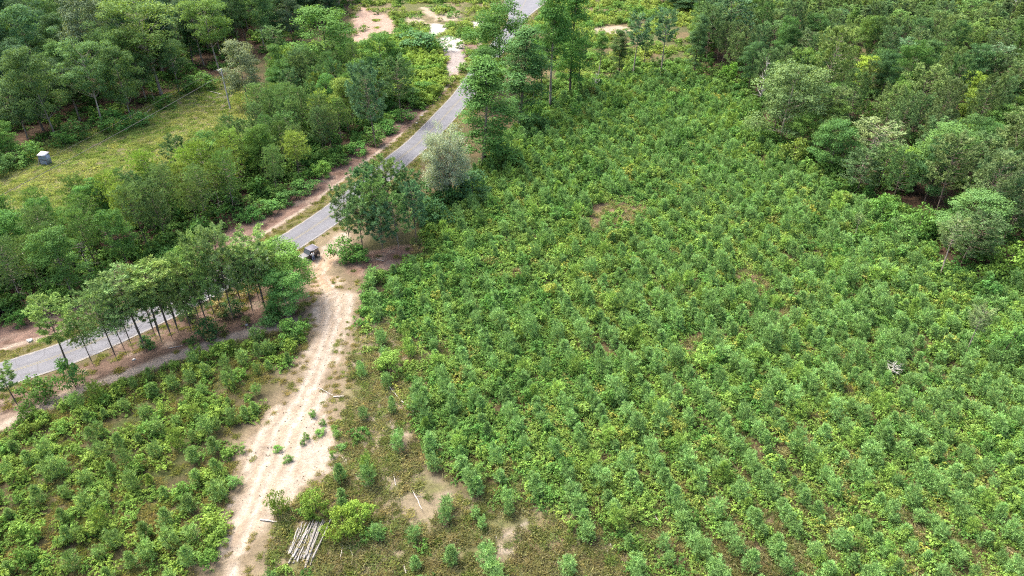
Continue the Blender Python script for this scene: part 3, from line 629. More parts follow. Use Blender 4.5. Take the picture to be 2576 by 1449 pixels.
# grass of the clearing
p = sprinkle(CLEARING, .9, 1.25, R, -1); n = len(p); dn = fbm(p[:, 0], p[:, 1], 6, 52)
tint = blend((.14, .20, .062), (.225, .245, .10), sm(.35, .65, dn*.7+R.uniform(0, .3, n)))*R.uniform(.8, 1.25, n)[:, None]
sc = R.uniform(.9, 1.7, n)
scatter('clearing_grass', 'mown yellow-green grass of the clearing in front of the wood', 'grass', with_z(p), LAWN_I+GRASS_I, np.where(R.uniform(size=n) < .75, R.integers(0, 3, n), R.integers(3, 7, n)), np.stack([sc, sc, sc], 1), tint, R)
# scrub round the junction and the tree row
p = np.concatenate([sprinkle(TOPGAP, 1.0, 1.6, R), sprinkle(FIELD_TOP, 1.0, 1.6, R)]); n0 = len(p)
dn = fbm(p[:, 0], p[:, 1], 9, 62); bare = np.maximum.reduce([sm(-1.5, .5, sdist(q, p[:, 0], p[:, 1])) for q in PALE+TANS+[PINK, GRAVEL]])
p = p[(R.uniform(size=n0) < sm(.40, .60, dn)*(1-bare)+.06) & (road_d(p[:, 0], p[:, 1]) > 4.5+6*sm(250, 290, p[:, 1]))]; n = len(p); dn = fbm(p[:, 0], p[:, 1], 7, 63)
tint = blend((.07, .15, .035), (.15, .20, .045), sm(.3, .7, dn))*R.uniform(.75, 1.25, n)[:, None]; sc = R.uniform(1.0, 2.0, n)
scatter('junction_shrubbery', 'loose green scrub around the pale sand near the road junction', 'shrubbery', with_z(p), CANE_I+LOWBUSH_I+GRASS_I, R.integers(0, 10, n), np.stack([sc, sc, sc*R.uniform(.6, 1.2, n)], 1), tint, R)
p = sprinkle(VINEBANK, .9, 1.15, R); n = len(p); dn = fbm(p[:, 0], p[:, 1], 7, 64)
tint = blend((.07, .155, .035), (.13, .20, .04), sm(.35, .6, dn))*R.uniform(.75, 1.25, n)[:, None]; sc = R.uniform(1.1, 2.1, n)
scatter('bank_shrubbery', 'thick bright green scrub on the bank left of the white sand', 'shrubbery', with_z(p), CANE_I+LOWBUSH_I, R.integers(0, 8, n), np.stack([sc, sc, sc*R.uniform(.7, 1.4, n)], 1), tint, R)
# undergrowth below the trees
EDGE_R = poly([(1740, 225), (1810, 205), (1890, 250), (1965, 360), (2090, 435), (2210, 520), (2340, 580), (2370, 680), (2480, 690), (2720, 650), (2720, 730), (2480, 760), (2330, 730), (2300, 620), (2190, 570), (2070, 480), (1945, 400), (1870, 285), (1800, 235)])
p = np.concatenate([sprinkle(BELT_L, 1.4, 1.8, R), sprinkle(EDGE_R, 1.2, 1.5, R), sprinkle(FOREST_R, 2.2, 3.0, R), sprinkle(FOREST_L, 2.0, 3.2, R)]); dn = fbm(p[:, 0], p[:, 1], 6, 72)
rdp = road_d(p[:, 0], p[:, 1])
p = p[(R.uniform(size=len(p)) < .25+.55*sm(.4, .6, dn)) & (rdp > 11.5)]; n = len(p)
tint = blend((.04, .10, .025), (.085, .15, .035), R.uniform(0, 1, n)**1.4)*R.uniform(.75, 1.25, n)[:, None]; sc = R.uniform(1.2, 2.4, n)
scatter('forest_undergrowth', 'dark leafy undergrowth below the trees and along the wood edges', 'undergrowth', with_z(p), LOWBUSH_I+CANE_I, R.integers(0, 8, n), np.stack([sc, sc, sc*R.uniform(.7, 1.3, n)], 1), tint, R)
# verge grass along the road and the strip under the near pines
vp = []
for i in range(len(ROAD)-1):
    d = unit((ROAD[i+1]-ROAD[i])[None])[0]; nr = np.array((d[1], -d[0]))
    for k in range(7):
        for sgn, a, b in ((-1, 3.3, 5.6), (1, 3.3, 6.5)):
            if R.uniform() < .75: vp.append(ROAD[i]+d*R.uniform(-.6, .6)+nr*sgn*R.uniform(a, b)*hw[i])
p = np.array(vp); p = p[sdist(TRACK, p[:, 0], p[:, 1]) < -.3]; n = len(p)
tint = blend((.13, .165, .055), (.20, .18, .085), R.uniform(0, 1, n))*R.uniform(.8, 1.2, n)[:, None]; sc = R.uniform(.45, .9, n)
scatter('verge_grass', 'thin yellowish grass strip along both edges of the asphalt road', 'grass', with_z(p), LAWN_I+GRASS_I, R.integers(0, 7, n), np.stack([sc, sc, sc*.8], 1), tint, R)
p = np.concatenate([sprinkle(LITTER_NEAR, 1.1, 1.1, R), sprinkle(LITTER_PATCH, 1.2, 1.2, R)]); dn = fbm(p[:, 0], p[:, 1], 5, 92)
side_p = road_d(p[:, 0], p[:, 1]); p = p[(R.uniform(size=len(p)) < .12+.5*sm(.5, .68, dn)) & (side_p > 4.5) & (sdist(TRACK, p[:, 0], p[:, 1]) < -.5)]; n = len(p)
tint = blend((.05, .10, .03), (.17, .14, .06), R.uniform(0, 1, n))*R.uniform(.8, 1.2, n)[:, None]; sc = R.uniform(.7, 1.3, n)
scatter('roadside_weeds', 'sparse weeds and twigs on the brown leaf litter below the roadside pines', 'weeds', with_z(p), LOWBUSH_I+GRASS_I+TWIG_I, R.integers(0, 10, n), np.stack([sc, sc, sc*.9], 1), tint, R)
# thin weeds straying onto the sand
p = sprinkle(poly([(560, 1470), (560, 1330), (600, 1180), (700, 1010), (760, 880), (780, 690), (900, 700), (930, 800), (880, 960), (900, 1100), (860, 1230), (700, 1340), (650, 1470)]), .9, 1.0, R)
d = sdist(TRACK, p[:, 0], p[:, 1]); p = p[R.uniform(size=len(p)) < np.where(d > 1.2, .012, .6)]; n = len(p)
tint = blend((.26, .21, .12), (.15, .19, .06), R.uniform(0, 1, n))*R.uniform(.8, 1.2, n)[:, None]; sc = R.uniform(.45, .9, n)
scatter('track_grass', 'wispy dry grass straggling over the edges of the sandy track', 'grass', with_z(p), GRASS_I+TWIG_I[:1], np.where(R.uniform(size=n) < .93, R.integers(0, 4, n), 4), np.stack([sc, sc, sc*.8], 1), tint, R)

PEB = []
for i in range(3):
    r = np.random.default_rng(270+i); G = Geo(); V = unit(np.array([(1, 0, 0), (-1, 0, 0), (0, 1, 0), (0, -1, 0), (0, 0, 1), (0, 0, -.4)], float))*r.uniform(.6, 1.2, (6, 1))
    G.grid(V, [(0, 2, 4), (2, 1, 4), (1, 3, 4), (3, 0, 4), (2, 0, 5), (1, 2, 5), (3, 1, 5), (0, 3, 5)]); PEB.append(G.mesh('pebble', M_GRASS_I))
p = sprinkle(TRACK, .62, .8, R, .2); p = p[R.uniform(size=len(p)) < .4]; n = len(p); sc = R.uniform(.03, .10, n)
scatter('track_gravel', 'small stones and bark chips strewn over the sandy track', 'gravel', with_z(p), PEB, R.integers(0, 3, n), np.stack([sc, sc*1.3, sc*.7], 1), blend((.24, .21, .18), (.07, .05, .035), (R.uniform(size=n) < .6)*1.), R)

# ------------------------------------------------------------------ planted pine saplings: rows
def rows(Pg, d, row, step, seed, origin):
    r = np.random.default_rng(seed); d = np.array(d)/np.hypot(*d); nrm = np.array((d[1], -d[0])); out = []
    q = (Pg-origin); a0, a1 = (q@d).min(), (q@d).max(); b0, b1 = (q@nrm).min(), (q@nrm).max()
    for j in range(int(b0/row)-1, int(b1/row)+2):
        t = a0
        while t < a1:
            t += step*r.choice([r.uniform(.55, .9), r.uniform(.8, 1.3), r.uniform(1.2, 2.0)], p=[.35, .53, .12])
            pt = origin+d*t+nrm*(j*row+r.normal(0, .17)); out.append((pt[0], pt[1], j, t))
    return np.array(out)
pr = rows(FIELD_R, (-.25, .968), 3.3, 1.45, 5, o_r); rl = np.random.default_rng(6)
x, y = pr[:, 0], pr[:, 1]; s_in = sdist(FIELD_R, x, y); spz = sdist(SPARSE, x, y); hn = fbm(x, y, 14, 81); bs = spots_mask(x, y)
prob = .96-.45*(spz > 0)-.5*sm(.66, .78, fbm(x, y, 8, 83))-.85*bs
vin = sm(20, 6, np.hypot((x-g(1330, 640)[0])*.8, y-g(1330, 640)[1]))
pr = pr[(s_in > .4) & (rl.uniform(size=len(x)) < prob-.45*vin) & (sdist(TRACK, x, y) < -1.5) & (np.hypot(x-PILE[0], y-PILE[1]) > 3.0)]
pl = rows(FIELD_L, (.80, .60), 3.3, 1.9, 7, o_l); x, y = pl[:, 0], pl[:, 1]
pl = pl[(sdist(FIELD_L, x, y) > .5) & (rl.uniform(size=len(x)) < .86-.6*sm(.55, .68, fbm(x, y, 7, 85))) & (ldist(TRAIL, x, y) > 1.9)]
saps = []
for a, fld in ((pr, 'R'), (pl, 'L')):
    for (x, y, j, t) in a:
        hn = float(fbm(np.array([x]), np.array([y]), 13, 81)[0]); sz = (.66+.66*hn)*rl.uniform(.66, 1.2)
        if fld == 'L': sz *= .82
        if sdist(SPARSE, np.array([x]), np.array([y]))[0] > 0 and fld == 'R': sz *= .82
        col = np.array((.088, .156, .062)) if fld == 'R' else np.array((.090, .144, .052))
        mx = rl.uniform()
        col = col*(1-mx*.35)+np.array((.085, .155, .050))*mx*.35
        col = col*rl.uniform(.82, 1.25); 
        if rl.uniform() < .1: col = col*np.array((1.2, 1.1, .75))
        u, v = to_px(x, y, 1.0)
        saps.append((x, y, sz, col, fld, int(j), t, u, v))
vis = [s for s in saps if 8 < s[7] < 2568 and 30 < s[8] < 1440]
def size_px(s): return s[2]/math.hypot(s[0], s[1], CAM_H)
vis.sort(key=size_px, reverse=True)
single = set(id(s) for s in vis[:296])
rank = {}
for fld in 'RL':
    js = sorted({s[5] for s in vis[:296] if s[4] == fld})
    for rj, j in enumerate(js):
        row_s = sorted([s for s in vis[:296] if s[4] == fld and s[5] == j], key=lambda s: (-s[8] if fld == 'R' else -s[7]))
        for k, s in enumerate(row_s): rank[id(s)] = (rj+1, k+1)
for s in vis[:296]:
    o = obj('pine_sapling', SAP_M[rl.integers(0, 5)], None, (s[0], s[1], tz(s[0], s[1])-.03), s[3])
    k = s[2]; o.scale = (k*rl.uniform(.9, 1.15), k*rl.uniform(.9, 1.15), k*rl.uniform(.85, 1.2)); o.rotation_euler = (rl.normal(0, .05), rl.normal(0, .05), rl.uniform(0, 6.28))
    a, b = rank[id(s)]
    if s[4] == 'R': tag(o, f'young pine, {nth(b)} up from the bottom edge in the {nth(a)} row right of the track', 'pine sapling', 'pine saplings planted right of the track')
    else: tag(o, f'young pine, {nth(b)} out from the track in the {nth(a)} row above the bottom left corner', 'pine sapling', 'pine saplings planted left of the track')
rest = [s for s in saps if id(s) not in single]; n = len(rest)
P = np.array([(s[0], s[1]) for s in rest]); k = np.array([s[2] for s in rest])
scatter('sapling_vegetation', 'farther rows of blue-green planted young pines', 'saplings', with_z(P), SAP_I, R.integers(0, 5, n), np.stack([k*R.uniform(.9, 1.15, n), k*R.uniform(.9, 1.15, n), k*R.uniform(.85, 1.2, n)], 1), np.array([s[3] for s in rest]), R, .05)
print('saplings', len(saps), len(vis))

# ------------------------------------------------------------------ trees
RT = np.random.default_rng(99)
TREES = []
BARKS = {'grey': (1.15, 1.15, 1.1), 'brown': (.75, .68, .6), 'pale': (1.6, 1.58, 1.5), 'dark': (.5, .47, .42)}
def tree_at(name, kind, x, y, H, W, tint, label, cat, group=None, bark='brown', lean=(0, 0), var=None):
    nH, nW, V = KINDS[kind]; t, c = V[RT.integers(0, len(V)) if var is None else var % len(V)]
    e = bpy.data.objects.new(name, None); COL.objects.link(e); e.empty_display_size = .5
    e.location = (x, y, tz(x, y)-.05); e.scale = (W/nW, W/nW, H/nH); e.rotation_euler = (RT.normal(0, .02)+lean[0], RT.normal(0, .02)+lean[1], RT.uniform(0, 6.28))
    tag(e, label, cat, group)
    obj('trunk', t, e, color=BARKS[bark]); obj('crown', c, e, color=tint)
    TREES.append((e, x, y)); return e
def T(name, kind, base, top, wpx, tint, label, cat, group=None, bark='brown', lean=(0, 0), var=None):
    x, y = g(*base); H = height_of(base, top)
    return tree_at(name, kind, x, y, H, metres(base, wpx), tint, label, cat, group, bark, lean, var)
def fill(Pg, spacing, seed, avoid=(), jitter=.5):
    r = np.random.default_rng(seed); lo, hi = Pg.min(0), Pg.max(0); out = []
    ys = np.arange(lo[1], hi[1], spacing*.87)
    for i, yy in enumerate(ys):
        for xx in np.arange(lo[0]+(i % 2)*spacing/2, hi[0], spacing): out.append((xx+r.uniform(-jitter, jitter)*spacing, yy+r.uniform(-jitter, jitter)*spacing))
    out = np.array(out); out = out[sdist(Pg, out[:, 0], out[:, 1]) > .3]
    if len(avoid):
        A = np.array(avoid); d = np.hypot(out[:, None, 0]-A[None, :, 0], out[:, None, 1]-A[None, :, 1]).min(1); out = out[d > spacing*.55]
    return out
GRN = dict(mid=(.055, .115, .035), dark=(.036, .080, .030), blue=(.048, .088, .052), yel=(.115, .175, .035), lit=(.080, .150, .045), grey=(.085, .115, .070), pine=(.058, .105, .045), pineb=(.052, .100, .058), piney=(.070, .118, .042))
def vary(c, k=.18):
    f = RT.uniform(1-k, 1+k); return (c[0]*f*RT.uniform(.9, 1.12), c[1]*f, c[2]*f*RT.uniform(.85, 1.15))

# the row of tall trees between the road and the field
g0 = 'tall trees standing between the road and the field'
T('broadleaf_tree', 'tall', (1214, 412), 150, 140, GRN['mid'], 'tall dense dark green tree just behind the silvery tree beside the road', 'tree', g0, 'grey', var=0)
T('broadleaf_tree', 'tall', (1306, 322), 72, 120, (.05, .105, .04), 'tall slender green tree right behind the dense one by the road', 'tree', g0, 'brown', var=1)
T('broadleaf_tree', 'round', (1262, 222), 6, 140, (.046, .098, .03), 'dark open-crowned tree hiding the road bend below the junction', 'tree', g0, 'dark', var=2)
T('broadleaf_tree', 'tall', (1386, 276), -22, 84, (.055, .12, .035), 'very tall narrow tree with a long bare trunk, cut by the top edge', 'tree', g0, 'grey', var=2)
T('broadleaf_tree', 'tall', (1436, 240), -24, 84, (.05, .115, .032), 'very tall leafy twin tree beside the bare-trunked one, cut by the top edge', 'tree', g0, 'dark', var=0)
T('broadleaf_tree', 'round', (1240, 262), 143, 52, GRN['yel'], 'small yellow-green tree peeking out behind the dense roadside tree', 'tree', None, 'brown')
T('broadleaf_tree', 'round', (1228, 262), 118, 92, (.042, .09, .03), 'dark tree hiding the road behind the tall dense tree', 'tree', g0, 'dark')
T('pine_tree', 'slim', (1361, 262), 70, 48, GRN['pine'], 'slim pine with a thin straight trunk left of the tallest tree', 'tree', g0, 'brown')
T('broadleaf_tree', 'tall', (1340, 255), 95, 36, GRN['mid'], 'thin small-crowned tree squeezed beside the slim pine', 'tree', g0, 'brown', var=2)
T('pine_tree', 'slim', (1454, 228), 80, 40, GRN['pine'], 'thin pine just right of the leafy twin tree', 'tree', g0, 'dark')
T('broadleaf_tree', 'tall', (1556, 184), 74, 46, (.05, .085, .035), 'dark vine-covered narrow tree in the middle of the thin row', 'tree', g0, 'dark', var=1)
T('pine_tree', 'slim', (1590, 200), 42, 66, GRN['pineb'], 'tall airy pine right of the vine-covered tree', 'tree', g0, 'grey')
T('pine_tree', 'slim', (1660, 200), 28, 62, GRN['pineb'], 'tallest airy pine at the right end of the thin row', 'tree', g0, 'grey')
T('pine_tree', 'slim', (1619, 172), 90, 40, GRN['pine'], 'small pine between the two airy tall pines', 'tree', g0, 'brown')
T('broadleaf_tree', 'tall', (1504, 196), 82, 34, GRN['lit'], 'small light green tree between the twin tree and the vine-covered one', 'tree', g0, 'pale', var=2)
T('silver_tree', 'silver', (1128, 508), 306, 122, (.165, .195, .155), 'silvery grey-green bushy tree beside the road bend', 'tree', None, 'pale')
T('broadleaf_tree', 'bush', (1100, 512), 450, 90, GRN['dark'], 'dark bushy shrub at the foot of the silvery tree', 'shrub', 'dark shrubs below the roadside trees', 'dark')
T('broadleaf_tree', 'bush', (1190, 500), 435, 100, (.04, .085, .042), 'dark bushy shrub right of the silvery tree trunk', 'shrub', 'dark shrubs below the roadside trees', 'dark')
T('broadleaf_tree', 'bush', (1255, 420), 360, 90, GRN['mid'], 'green bushy shrub at the foot of the tall dense tree', 'shrub', 'dark shrubs below the roadside trees', 'dark')
T('broadleaf_tree', 'bush', (1330, 340), 290, 80, GRN['dark'], 'dark bushy shrub below the slender green tree', 'shrub', 'dark shrubs below the roadside trees', 'dark')
T('broadleaf_tree', 'bush', (1095, 560), 500, 80, (.032, .075, .035), 'darkest shrub, between the pine clump and the silvery tree', 'shrub', 'dark shrubs below the roadside trees', 'dark')

# the pine clump by the turnout
g1 = 'pines in the clump beside the turnout'
for i, (b, t, wd, c, lb) in enumerate([((880, 612), 470, 78, 'pine', 'leftmost pine of the clump, leaning over the turnout'), ((925, 600), 425, 86, 'pineb', 'pine at the back left of the clump beside the turnout'), ((985, 575), 398, 92, 'piney', 'tallest pine, at the back of the clump beside the turnout'),
        ((1030, 590), 432, 84, 'pine', 'pine at the back right of the clump beside the turnout'), ((1048, 618), 470, 80, 'pineb', 'rightmost pine of the clump beside the turnout'), ((960, 622), 455, 88, 'piney', 'middle pine of the clump beside the turnout'),
        ((1005, 636), 490, 78, 'piney', 'front pine with bare stems at the right of the clump'), ((915, 640), 505, 84, 'pine', 'front left pine of the clump, with low dark branches'), ((965, 645), 515, 74, 'pineb', 'short front pine in the middle of the clump'), ((948, 572), 440, 80, 'pine', 'pine at the back of the clump nearest the road')]):
    T('pine_tree', 'loblolly', b, t, wd, vary(GRN[c], .12), lb, 'tree', g1, 'grey' if i == 6 else 'brown')
for b, t, wd, lb in [((870, 650), 600, 66, 'green bush at the left foot of the pine clump'), ((905, 655), 615, 50, 'low bush in front of the pine clump'), ((1065, 560), 500, 70, 'dark bush on the right flank of the pine clump')]:
    T('shrub', 'bush', b, t, wd, vary(GRN['mid']), lb, 'shrub', 'bushes round the pine clump', 'dark')

# roadside pines between the road and the left field
g2 = 'roadside pines between the road and the left strip'
RP = [('slim', (187, 962), 763, 100, 'lone pine with a crooked grey top at the left end of the roadside row'), ('feather', (300, 918), 735, 128, 'bushy low-branched pine beside the lone pine'), ('feather', (322, 898), 760, 80, 'short pine tucked behind the bushy low-branched one'),
      ('slim', (368, 884), 686, 112, 'leaning bare-trunked pine, first of the open four'), ('slim', (410, 871), 684, 104, 'leaning bare-trunked pine, second of the open four'), ('slim', (437, 861), 678, 100, 'leaning bare-trunked pine, third of the open four'), ('slim', (452, 845), 676, 96, 'leaning bare-trunked pine, last of the open four'),
      ('feather', (486, 850), 672, 104, 'pine with dense twigs right of the open four'), ('loblolly', (528, 836), 640, 100, 'full pine left of the tallest roadside pair'), ('loblolly', (545, 815), 592, 92, 'tall pale-topped pine in the tallest roadside pair'), ('loblolly', (590, 818), 580, 84, 'tallest roadside pine, with a bright rounded top'),
      ('feather', (640, 800), 640, 112, 'dark low pine between the tallest roadside pine and the forked one'), ('slim', (672, 792), 586, 92, 'forked pine with a dark trunk in front of the road'), ('round', (732, 752), 604, 126, 'leafy tree hiding the front of the parked vehicle'), ('round', (732, 795), 676, 92, 'small many-stemmed tree at the track end of the roadside row')]
for k_, b, t, wd, lb in RP:
    T('broadleaf_tree' if k_ == 'round' else 'pine_tree', k_, b, t, wd, vary(GRN['lit'] if k_ == 'round' else (.100, .152, .060), .12), lb, 'tree', g2, 'grey' if k_ == 'round' else 'dark')
for i, (b, t, wd) in enumerate([((335, 880), 722, 92), ((395, 858), 700, 90), ((448, 830), 690, 84), ((505, 818), 662, 90), ((560, 795), 640, 88), ((612, 780), 622, 84), ((655, 768), 632, 84), ((700, 765), 628, 80), ((240, 930), 800, 80)]):
    T('pine_tree', 'loblolly' if i % 2 else 'feather', b, t, wd, vary((.085, .135, .052), .12), f'pine, {nth(i+1) if i < 8 else "nearest the lone pine"} in the rank behind the roadside front trees', 'tree', g2, 'dark')
T('pine_tree', 'slim', (52, 1032), 925, 66, GRN['piney'], 'small pine at the left edge in front of the road', 'tree', None, 'dark')
for b, t, wd, c, lb in [((100, 1010), 960, 80, 'mid', 'round bush at the left end of the roadside strip'), ((468, 800), 765, 44, 'dark', 'dark bush behind the open pines'), ((525, 842), 808, 60, 'dark', 'dark bush at the foot of the pale-topped pine'), ((585, 790), 755, 50, 'dark', 'dark bush in shade below the tallest roadside pine'), ((690, 800), 770, 44, 'mid', 'bush between the forked pine and the many-stemmed tree'),
                        ((680, 815), 790, 50, 'lit', 'bright bush beside the faint footpath near the track'), ((372, 872), 850, 40, 'dark', 'dark bush at the foot of the first open pine'), ((190, 975), 905, 52, 'mid', 'bush round the foot of the lone pine'), ((740, 850), 805, 60, 'lit', 'bright bush at the tip of the left strip beside the track'), ((590, 1222), 1198, 34, 'lit', 'small round bush alone on the left edge of the sand')]:
    T('shrub', 'bush', b, t, wd, vary(GRN[c]), lb, 'shrub', None, 'dark')
SPR = [(787, 1047), (806, 1090), (842, 1082), (848, 1098), (770, 1105), (762, 1118), (838, 1150), (725, 1160), (812, 1068), (860, 1127), (700, 1132), (612, 1138)]
for i, b in enumerate(SPR): T('weed_clump', 'bush', b, b[1]-RT.uniform(9, 18), RT.uniform(14, 26), vary(GRN['lit']), f'small green weed clump, {nth(1+sorted(q[1] for q in SPR).index(b[1]))} from the top among those on the pale sand', 'weed clump', 'weed clumps sprouting on the sand', 'dark')
for b, t, wd, lb in [((868, 1345), 1285, 76, 'yellow-green shrub right of the log pile'), ((905, 1310), 1262, 66, 'taller yellow-green shrub behind the one by the log pile'), ((800, 1290), 1240, 70, 'shrub at the upper end of the log pile'), ((985, 935), 890, 74, 'rusty-stemmed green shrub at the upper end of the thin corner'), ((705, 1290), 1235, 44, 'narrow shrub on the right lip of the sand')]:
    T('shrub', 'bush', b, t, wd, vary((.095, .155, .035)), lb, 'shrub', 'shrubs beside the track', 'dark')

# belt of thin pines beyond the road
g3 = 'trees of the belt beyond the road'
SPEC = [('broadleaf_tree', 'round', (838, 218), 20, 152, (.058, .12, .035), 'big round dark tree in front of the pink clay', 'brown'), ('broadleaf_tree', 'round', (625, 264), 104, 88, (.10, .125, .085), 'pale grey-green tree beside the utility pole', 'grey'),
        ('broadleaf_tree', 'tall', (545, 482), 362, 62, GRN['lit'], 'light green poplar rising from the middle of the belt', 'grey'), ('pine_tree', 'loblolly', (948, 384), 170, 100, GRN['pineb'], 'tall dark pine at the right end of the belt', 'brown'),
        ('broadleaf_tree', 'round', (968, 262), 84, 100, (.062, .125, .036), 'rounded green tree near the right end of the belt', 'brown'), ('broadleaf_tree', 'round', (880, 335), 198, 74, (.10, .145, .04), 'yellow-green tree left of the tall dark pine', 'brown'),
        ('pine_tree', 'loblolly', (1010, 300), 150, 84, GRN['pine'], 'dense pine at the right edge of the belt', 'brown'), ('pine_tree', 'slim', (705, 170), 70, 60, GRN['pine'], 'pine behind the pale grey-green tree', 'brown'), ('pine_tree', 'feather', (770, 250), 120, 80, GRN['pine'], 'thin pine left of the big round tree', 'brown'),
        ('broadleaf_tree', 'bush', (1060, 130), 80, 110, (.045, .10, .045), 'low dark spreading bush left of the white sand', 'dark'), ('broadleaf_tree', 'bush', (700, 130), 100, 50, GRN['mid'], 'green bush at the corner of the wood behind the pole', 'dark')]
av = []
for nm, k_, b, t, wd, c, lb, bk in SPEC: e = T(nm, k_, b, t, wd, c, lb, 'tree' if k_ != 'bush' else 'shrub', g3, bk); av.append(e.location[:2])
fp = fill(BELT_L, 4.9, 15, av)
fp = fp[(road_d(fp[:, 0], fp[:, 1]) > 13.0)]
def order_labels(pts, front, fmt_front, fmt_deep):
    pts_px = [to_px(q[0], q[1]) for q in pts]; fr = sorted([i for i in range(len(pts)) if front[i]], key=lambda i: pts_px[i][0]); lab = {}
    for k_, i in enumerate(fr): lab[i] = fmt_front.format(nth(k_+1))
    if '{' in fmt_deep:
        rest_ = sorted([i for i in range(len(pts)) if not front[i]], key=lambda i: -pts_px[i][1]); per = 16
        for b_ in range(0, len(rest_), per):
            for k_, i in enumerate(sorted(rest_[b_:b_+per], key=lambda i: pts_px[i][0])): lab[i] = fmt_deep.format(nth(k_+1), nth(b_//per+2))
    return [lab.get(i, fmt_deep) for i in range(len(pts))]
rdd = road_d(fp[:, 0], fp[:, 1]); fr = rdd < 17.5
bk_ = (sdist(CLEARING, fp[:, 0], fp[:, 1]) > -5) & ~fr
lab = order_labels(fp, fr, 'thin pine, {} from the left in the row facing the road', 'feathery pine, {} from the left, {} band back in the belt beyond the road')
lab2 = order_labels(fp, bk_, 'small feathery pine, {} from the left along the clearing side of the belt', '')
for i, (x, y) in enumerate(fp):
    if not (-70 < to_px(x, y)[0] < 1200): continue
    far = sm(140, 190, np.array([y]))[0]; h = RT.uniform(8.5, 12.0)+far*3.0
    if bk_[i]: h *= .34
    k_ = 'feather' if RT.uniform() < .8-.5*far else ('loblolly' if RT.uniform() < .65 else 'round')
    c = GRN['piney'] if k_ == 'feather' else GRN['pine'] if k_ == 'loblolly' else GRN['mid']
    if far < .5 and k_ == 'feather' and RT.uniform() < .25: c = (.115, .165, .04)
    if bk_[i]: k_ = 'feather'; c = (.09, .155, .05)
    lb = lab2[i] if bk_[i] else lab[i]
    if k_ == 'round': lb = lb.replace('thin pine', 'leafy tree').replace('feathery pine', 'leafy broad tree')
    tree_at('broadleaf_tree' if k_ == 'round' else 'pine_tree', k_, x, y, h, RT.uniform(4.2, 6.0)*(h/10)**.6, vary(c), lb, 'tree', g3, 'dark' if RT.uniform() < .6 else 'grey')
# edge bushes between belt and clearing, and along the road front
EB = [((60, 600), 560), ((130, 575), 535), ((190, 548), 512), ((250, 520), 484), ((330, 470), 432), ((290, 492), 452), ((390, 440), 400), ((440, 430), 396), ((20, 625), 585), ((500, 405), 370), ((100, 590), 556), ((560, 360), 330), ((370, 425), 385)]
for i, (b, t) in enumerate(EB): T('pine_tree', 'planted', b, t+12, 40, vary((.08, .15, .055)), f'small bright young pine, {nth(1+sorted(q[0][0] for q in EB).index(b[0]))} from the left along the clearing edge', 'tree', 'young pines along the clearing edge', 'dark')
FB = [(20, 815), (60, 838), (110, 815), (160, 790), (215, 760), (255, 745), (420, 672), (455, 690), (650, 580), (690, 555), (730, 535), (775, 505), (820, 470), (860, 440), (905, 410), (950, 385), (985, 355), (1020, 325), (1050, 290), (1075, 262)]
for i, b in enumerate(FB): b = (b[0]-9, b[1]-24); T('shrub', 'bush', b, b[1]-RT.uniform(26, 42), RT.uniform(44, 66), vary((.05, .115, .034) if i % 3 else (.07, .14, .04)), f'leafy roadside bush, {nth(i+1)} from the left at the front of the belt', 'shrub', 'bushes along the far roadside', 'dark')

# the wood behind the clearing
g4 = 'trees of the wood behind the clearing'
SPEC = [('open', (405, 236), -32, 168, (.085, .135, .045), 'tall pale-limbed tree with a bright crown at the top of the wood', 'pale', 0), ('open', (558, 190), -12, 100, (.075, .13, .04), 'pale-trunked tree with a bright crown near the utility pole', 'pale', 1), ('round', (268, 236), -20, 120, (.075, .105, .075), 'large blue-grey tree left of the pale-limbed one', 'grey', None),
        ('round', (120, 252), 20, 110, (.055, .11, .055), 'large round blue-green tree in the upper left of the wood', 'grey', None), ('round', (30, 262), 12, 96, (.085, .15, .045), 'bright yellow-green tree at the upper left edge', 'grey', None), ('open', (258, 322), 108, 108, (.062, .115, .05), 'double-stemmed tree with long pale leaning trunks at the clearing', 'pale', 2),
        ('round', (142, 350), 122, 96, (.055, .095, .04), 'round tree just left of the double-stemmed tree', 'grey', None), ('round', (330, 302), 118, 84, (.05, .09, .036), 'small round tree just right of the double-stemmed tree', 'grey', None), ('open', (448, 232), 100, 70, (.048, .09, .04), 'thin forked tree leaning out at the clearing edge', 'pale', 1),
        ('round', (70, 350), 205, 90, (.06, .105, .055), 'pale low tree above the hunting blind', 'grey', None), ('round', (30, 400), 310, 60, (.06, .125, .035), 'bright small tree at the left edge beside the blind', 'brown', None)]
av = []
for k_, b, t, wd, c, lb, bk, vr in SPEC: e = T('broadleaf_tree', k_, b, t, wd, c, lb, 'tree', g4, bk, var=vr); av.append(e.location[:2])
fp = fill(FOREST_L, 8.3, 25, av); sd = sdist(FOREST_L, fp[:, 0], fp[:, 1]); cd_ = sdist(CLEARING, fp[:, 0], fp[:, 1])
pxs = np.array([to_px(q[0], q[1]) for q in fp]); ok = (pxs[:, 0] > -70) & (pxs[:, 1] > -8); fp = fp[ok]; cd_ = cd_[ok]
fr = cd_ > -5.5
lab = order_labels(fp, fr, 'dark leafy tree, {} from the left along the front edge of the wood', 'leafy tree, {} from the left, {} band back in the wood behind the clearing')
for i, (x, y) in enumerate(fp):
    c = [(.034, .072, .036), (.040, .075, .046), (.048, .094, .036), (.028, .058, .030)][RT.integers(0, 4)]; h = RT.uniform(14, 19.5) if not fr[i] else RT.uniform(10, 16.5)
    k_ = ['round', 'tall', 'open', 'tall'][RT.integers(0, 4)]
    tree_at('broadleaf_tree', k_, x, y, h, RT.uniform(7.4, 10)*(.85 if fr[i] else 1)*(.8 if k_ == 'tall' else 1), vary(c), lab[i], 'tree', g4, ['grey', 'brown', 'pale'][RT.integers(0, 3)])
WB = [(0, 440), (45, 420), (80, 405), (160, 370), (195, 355), (290, 330), (345, 318), (420, 270), (470, 232), (510, 222)]
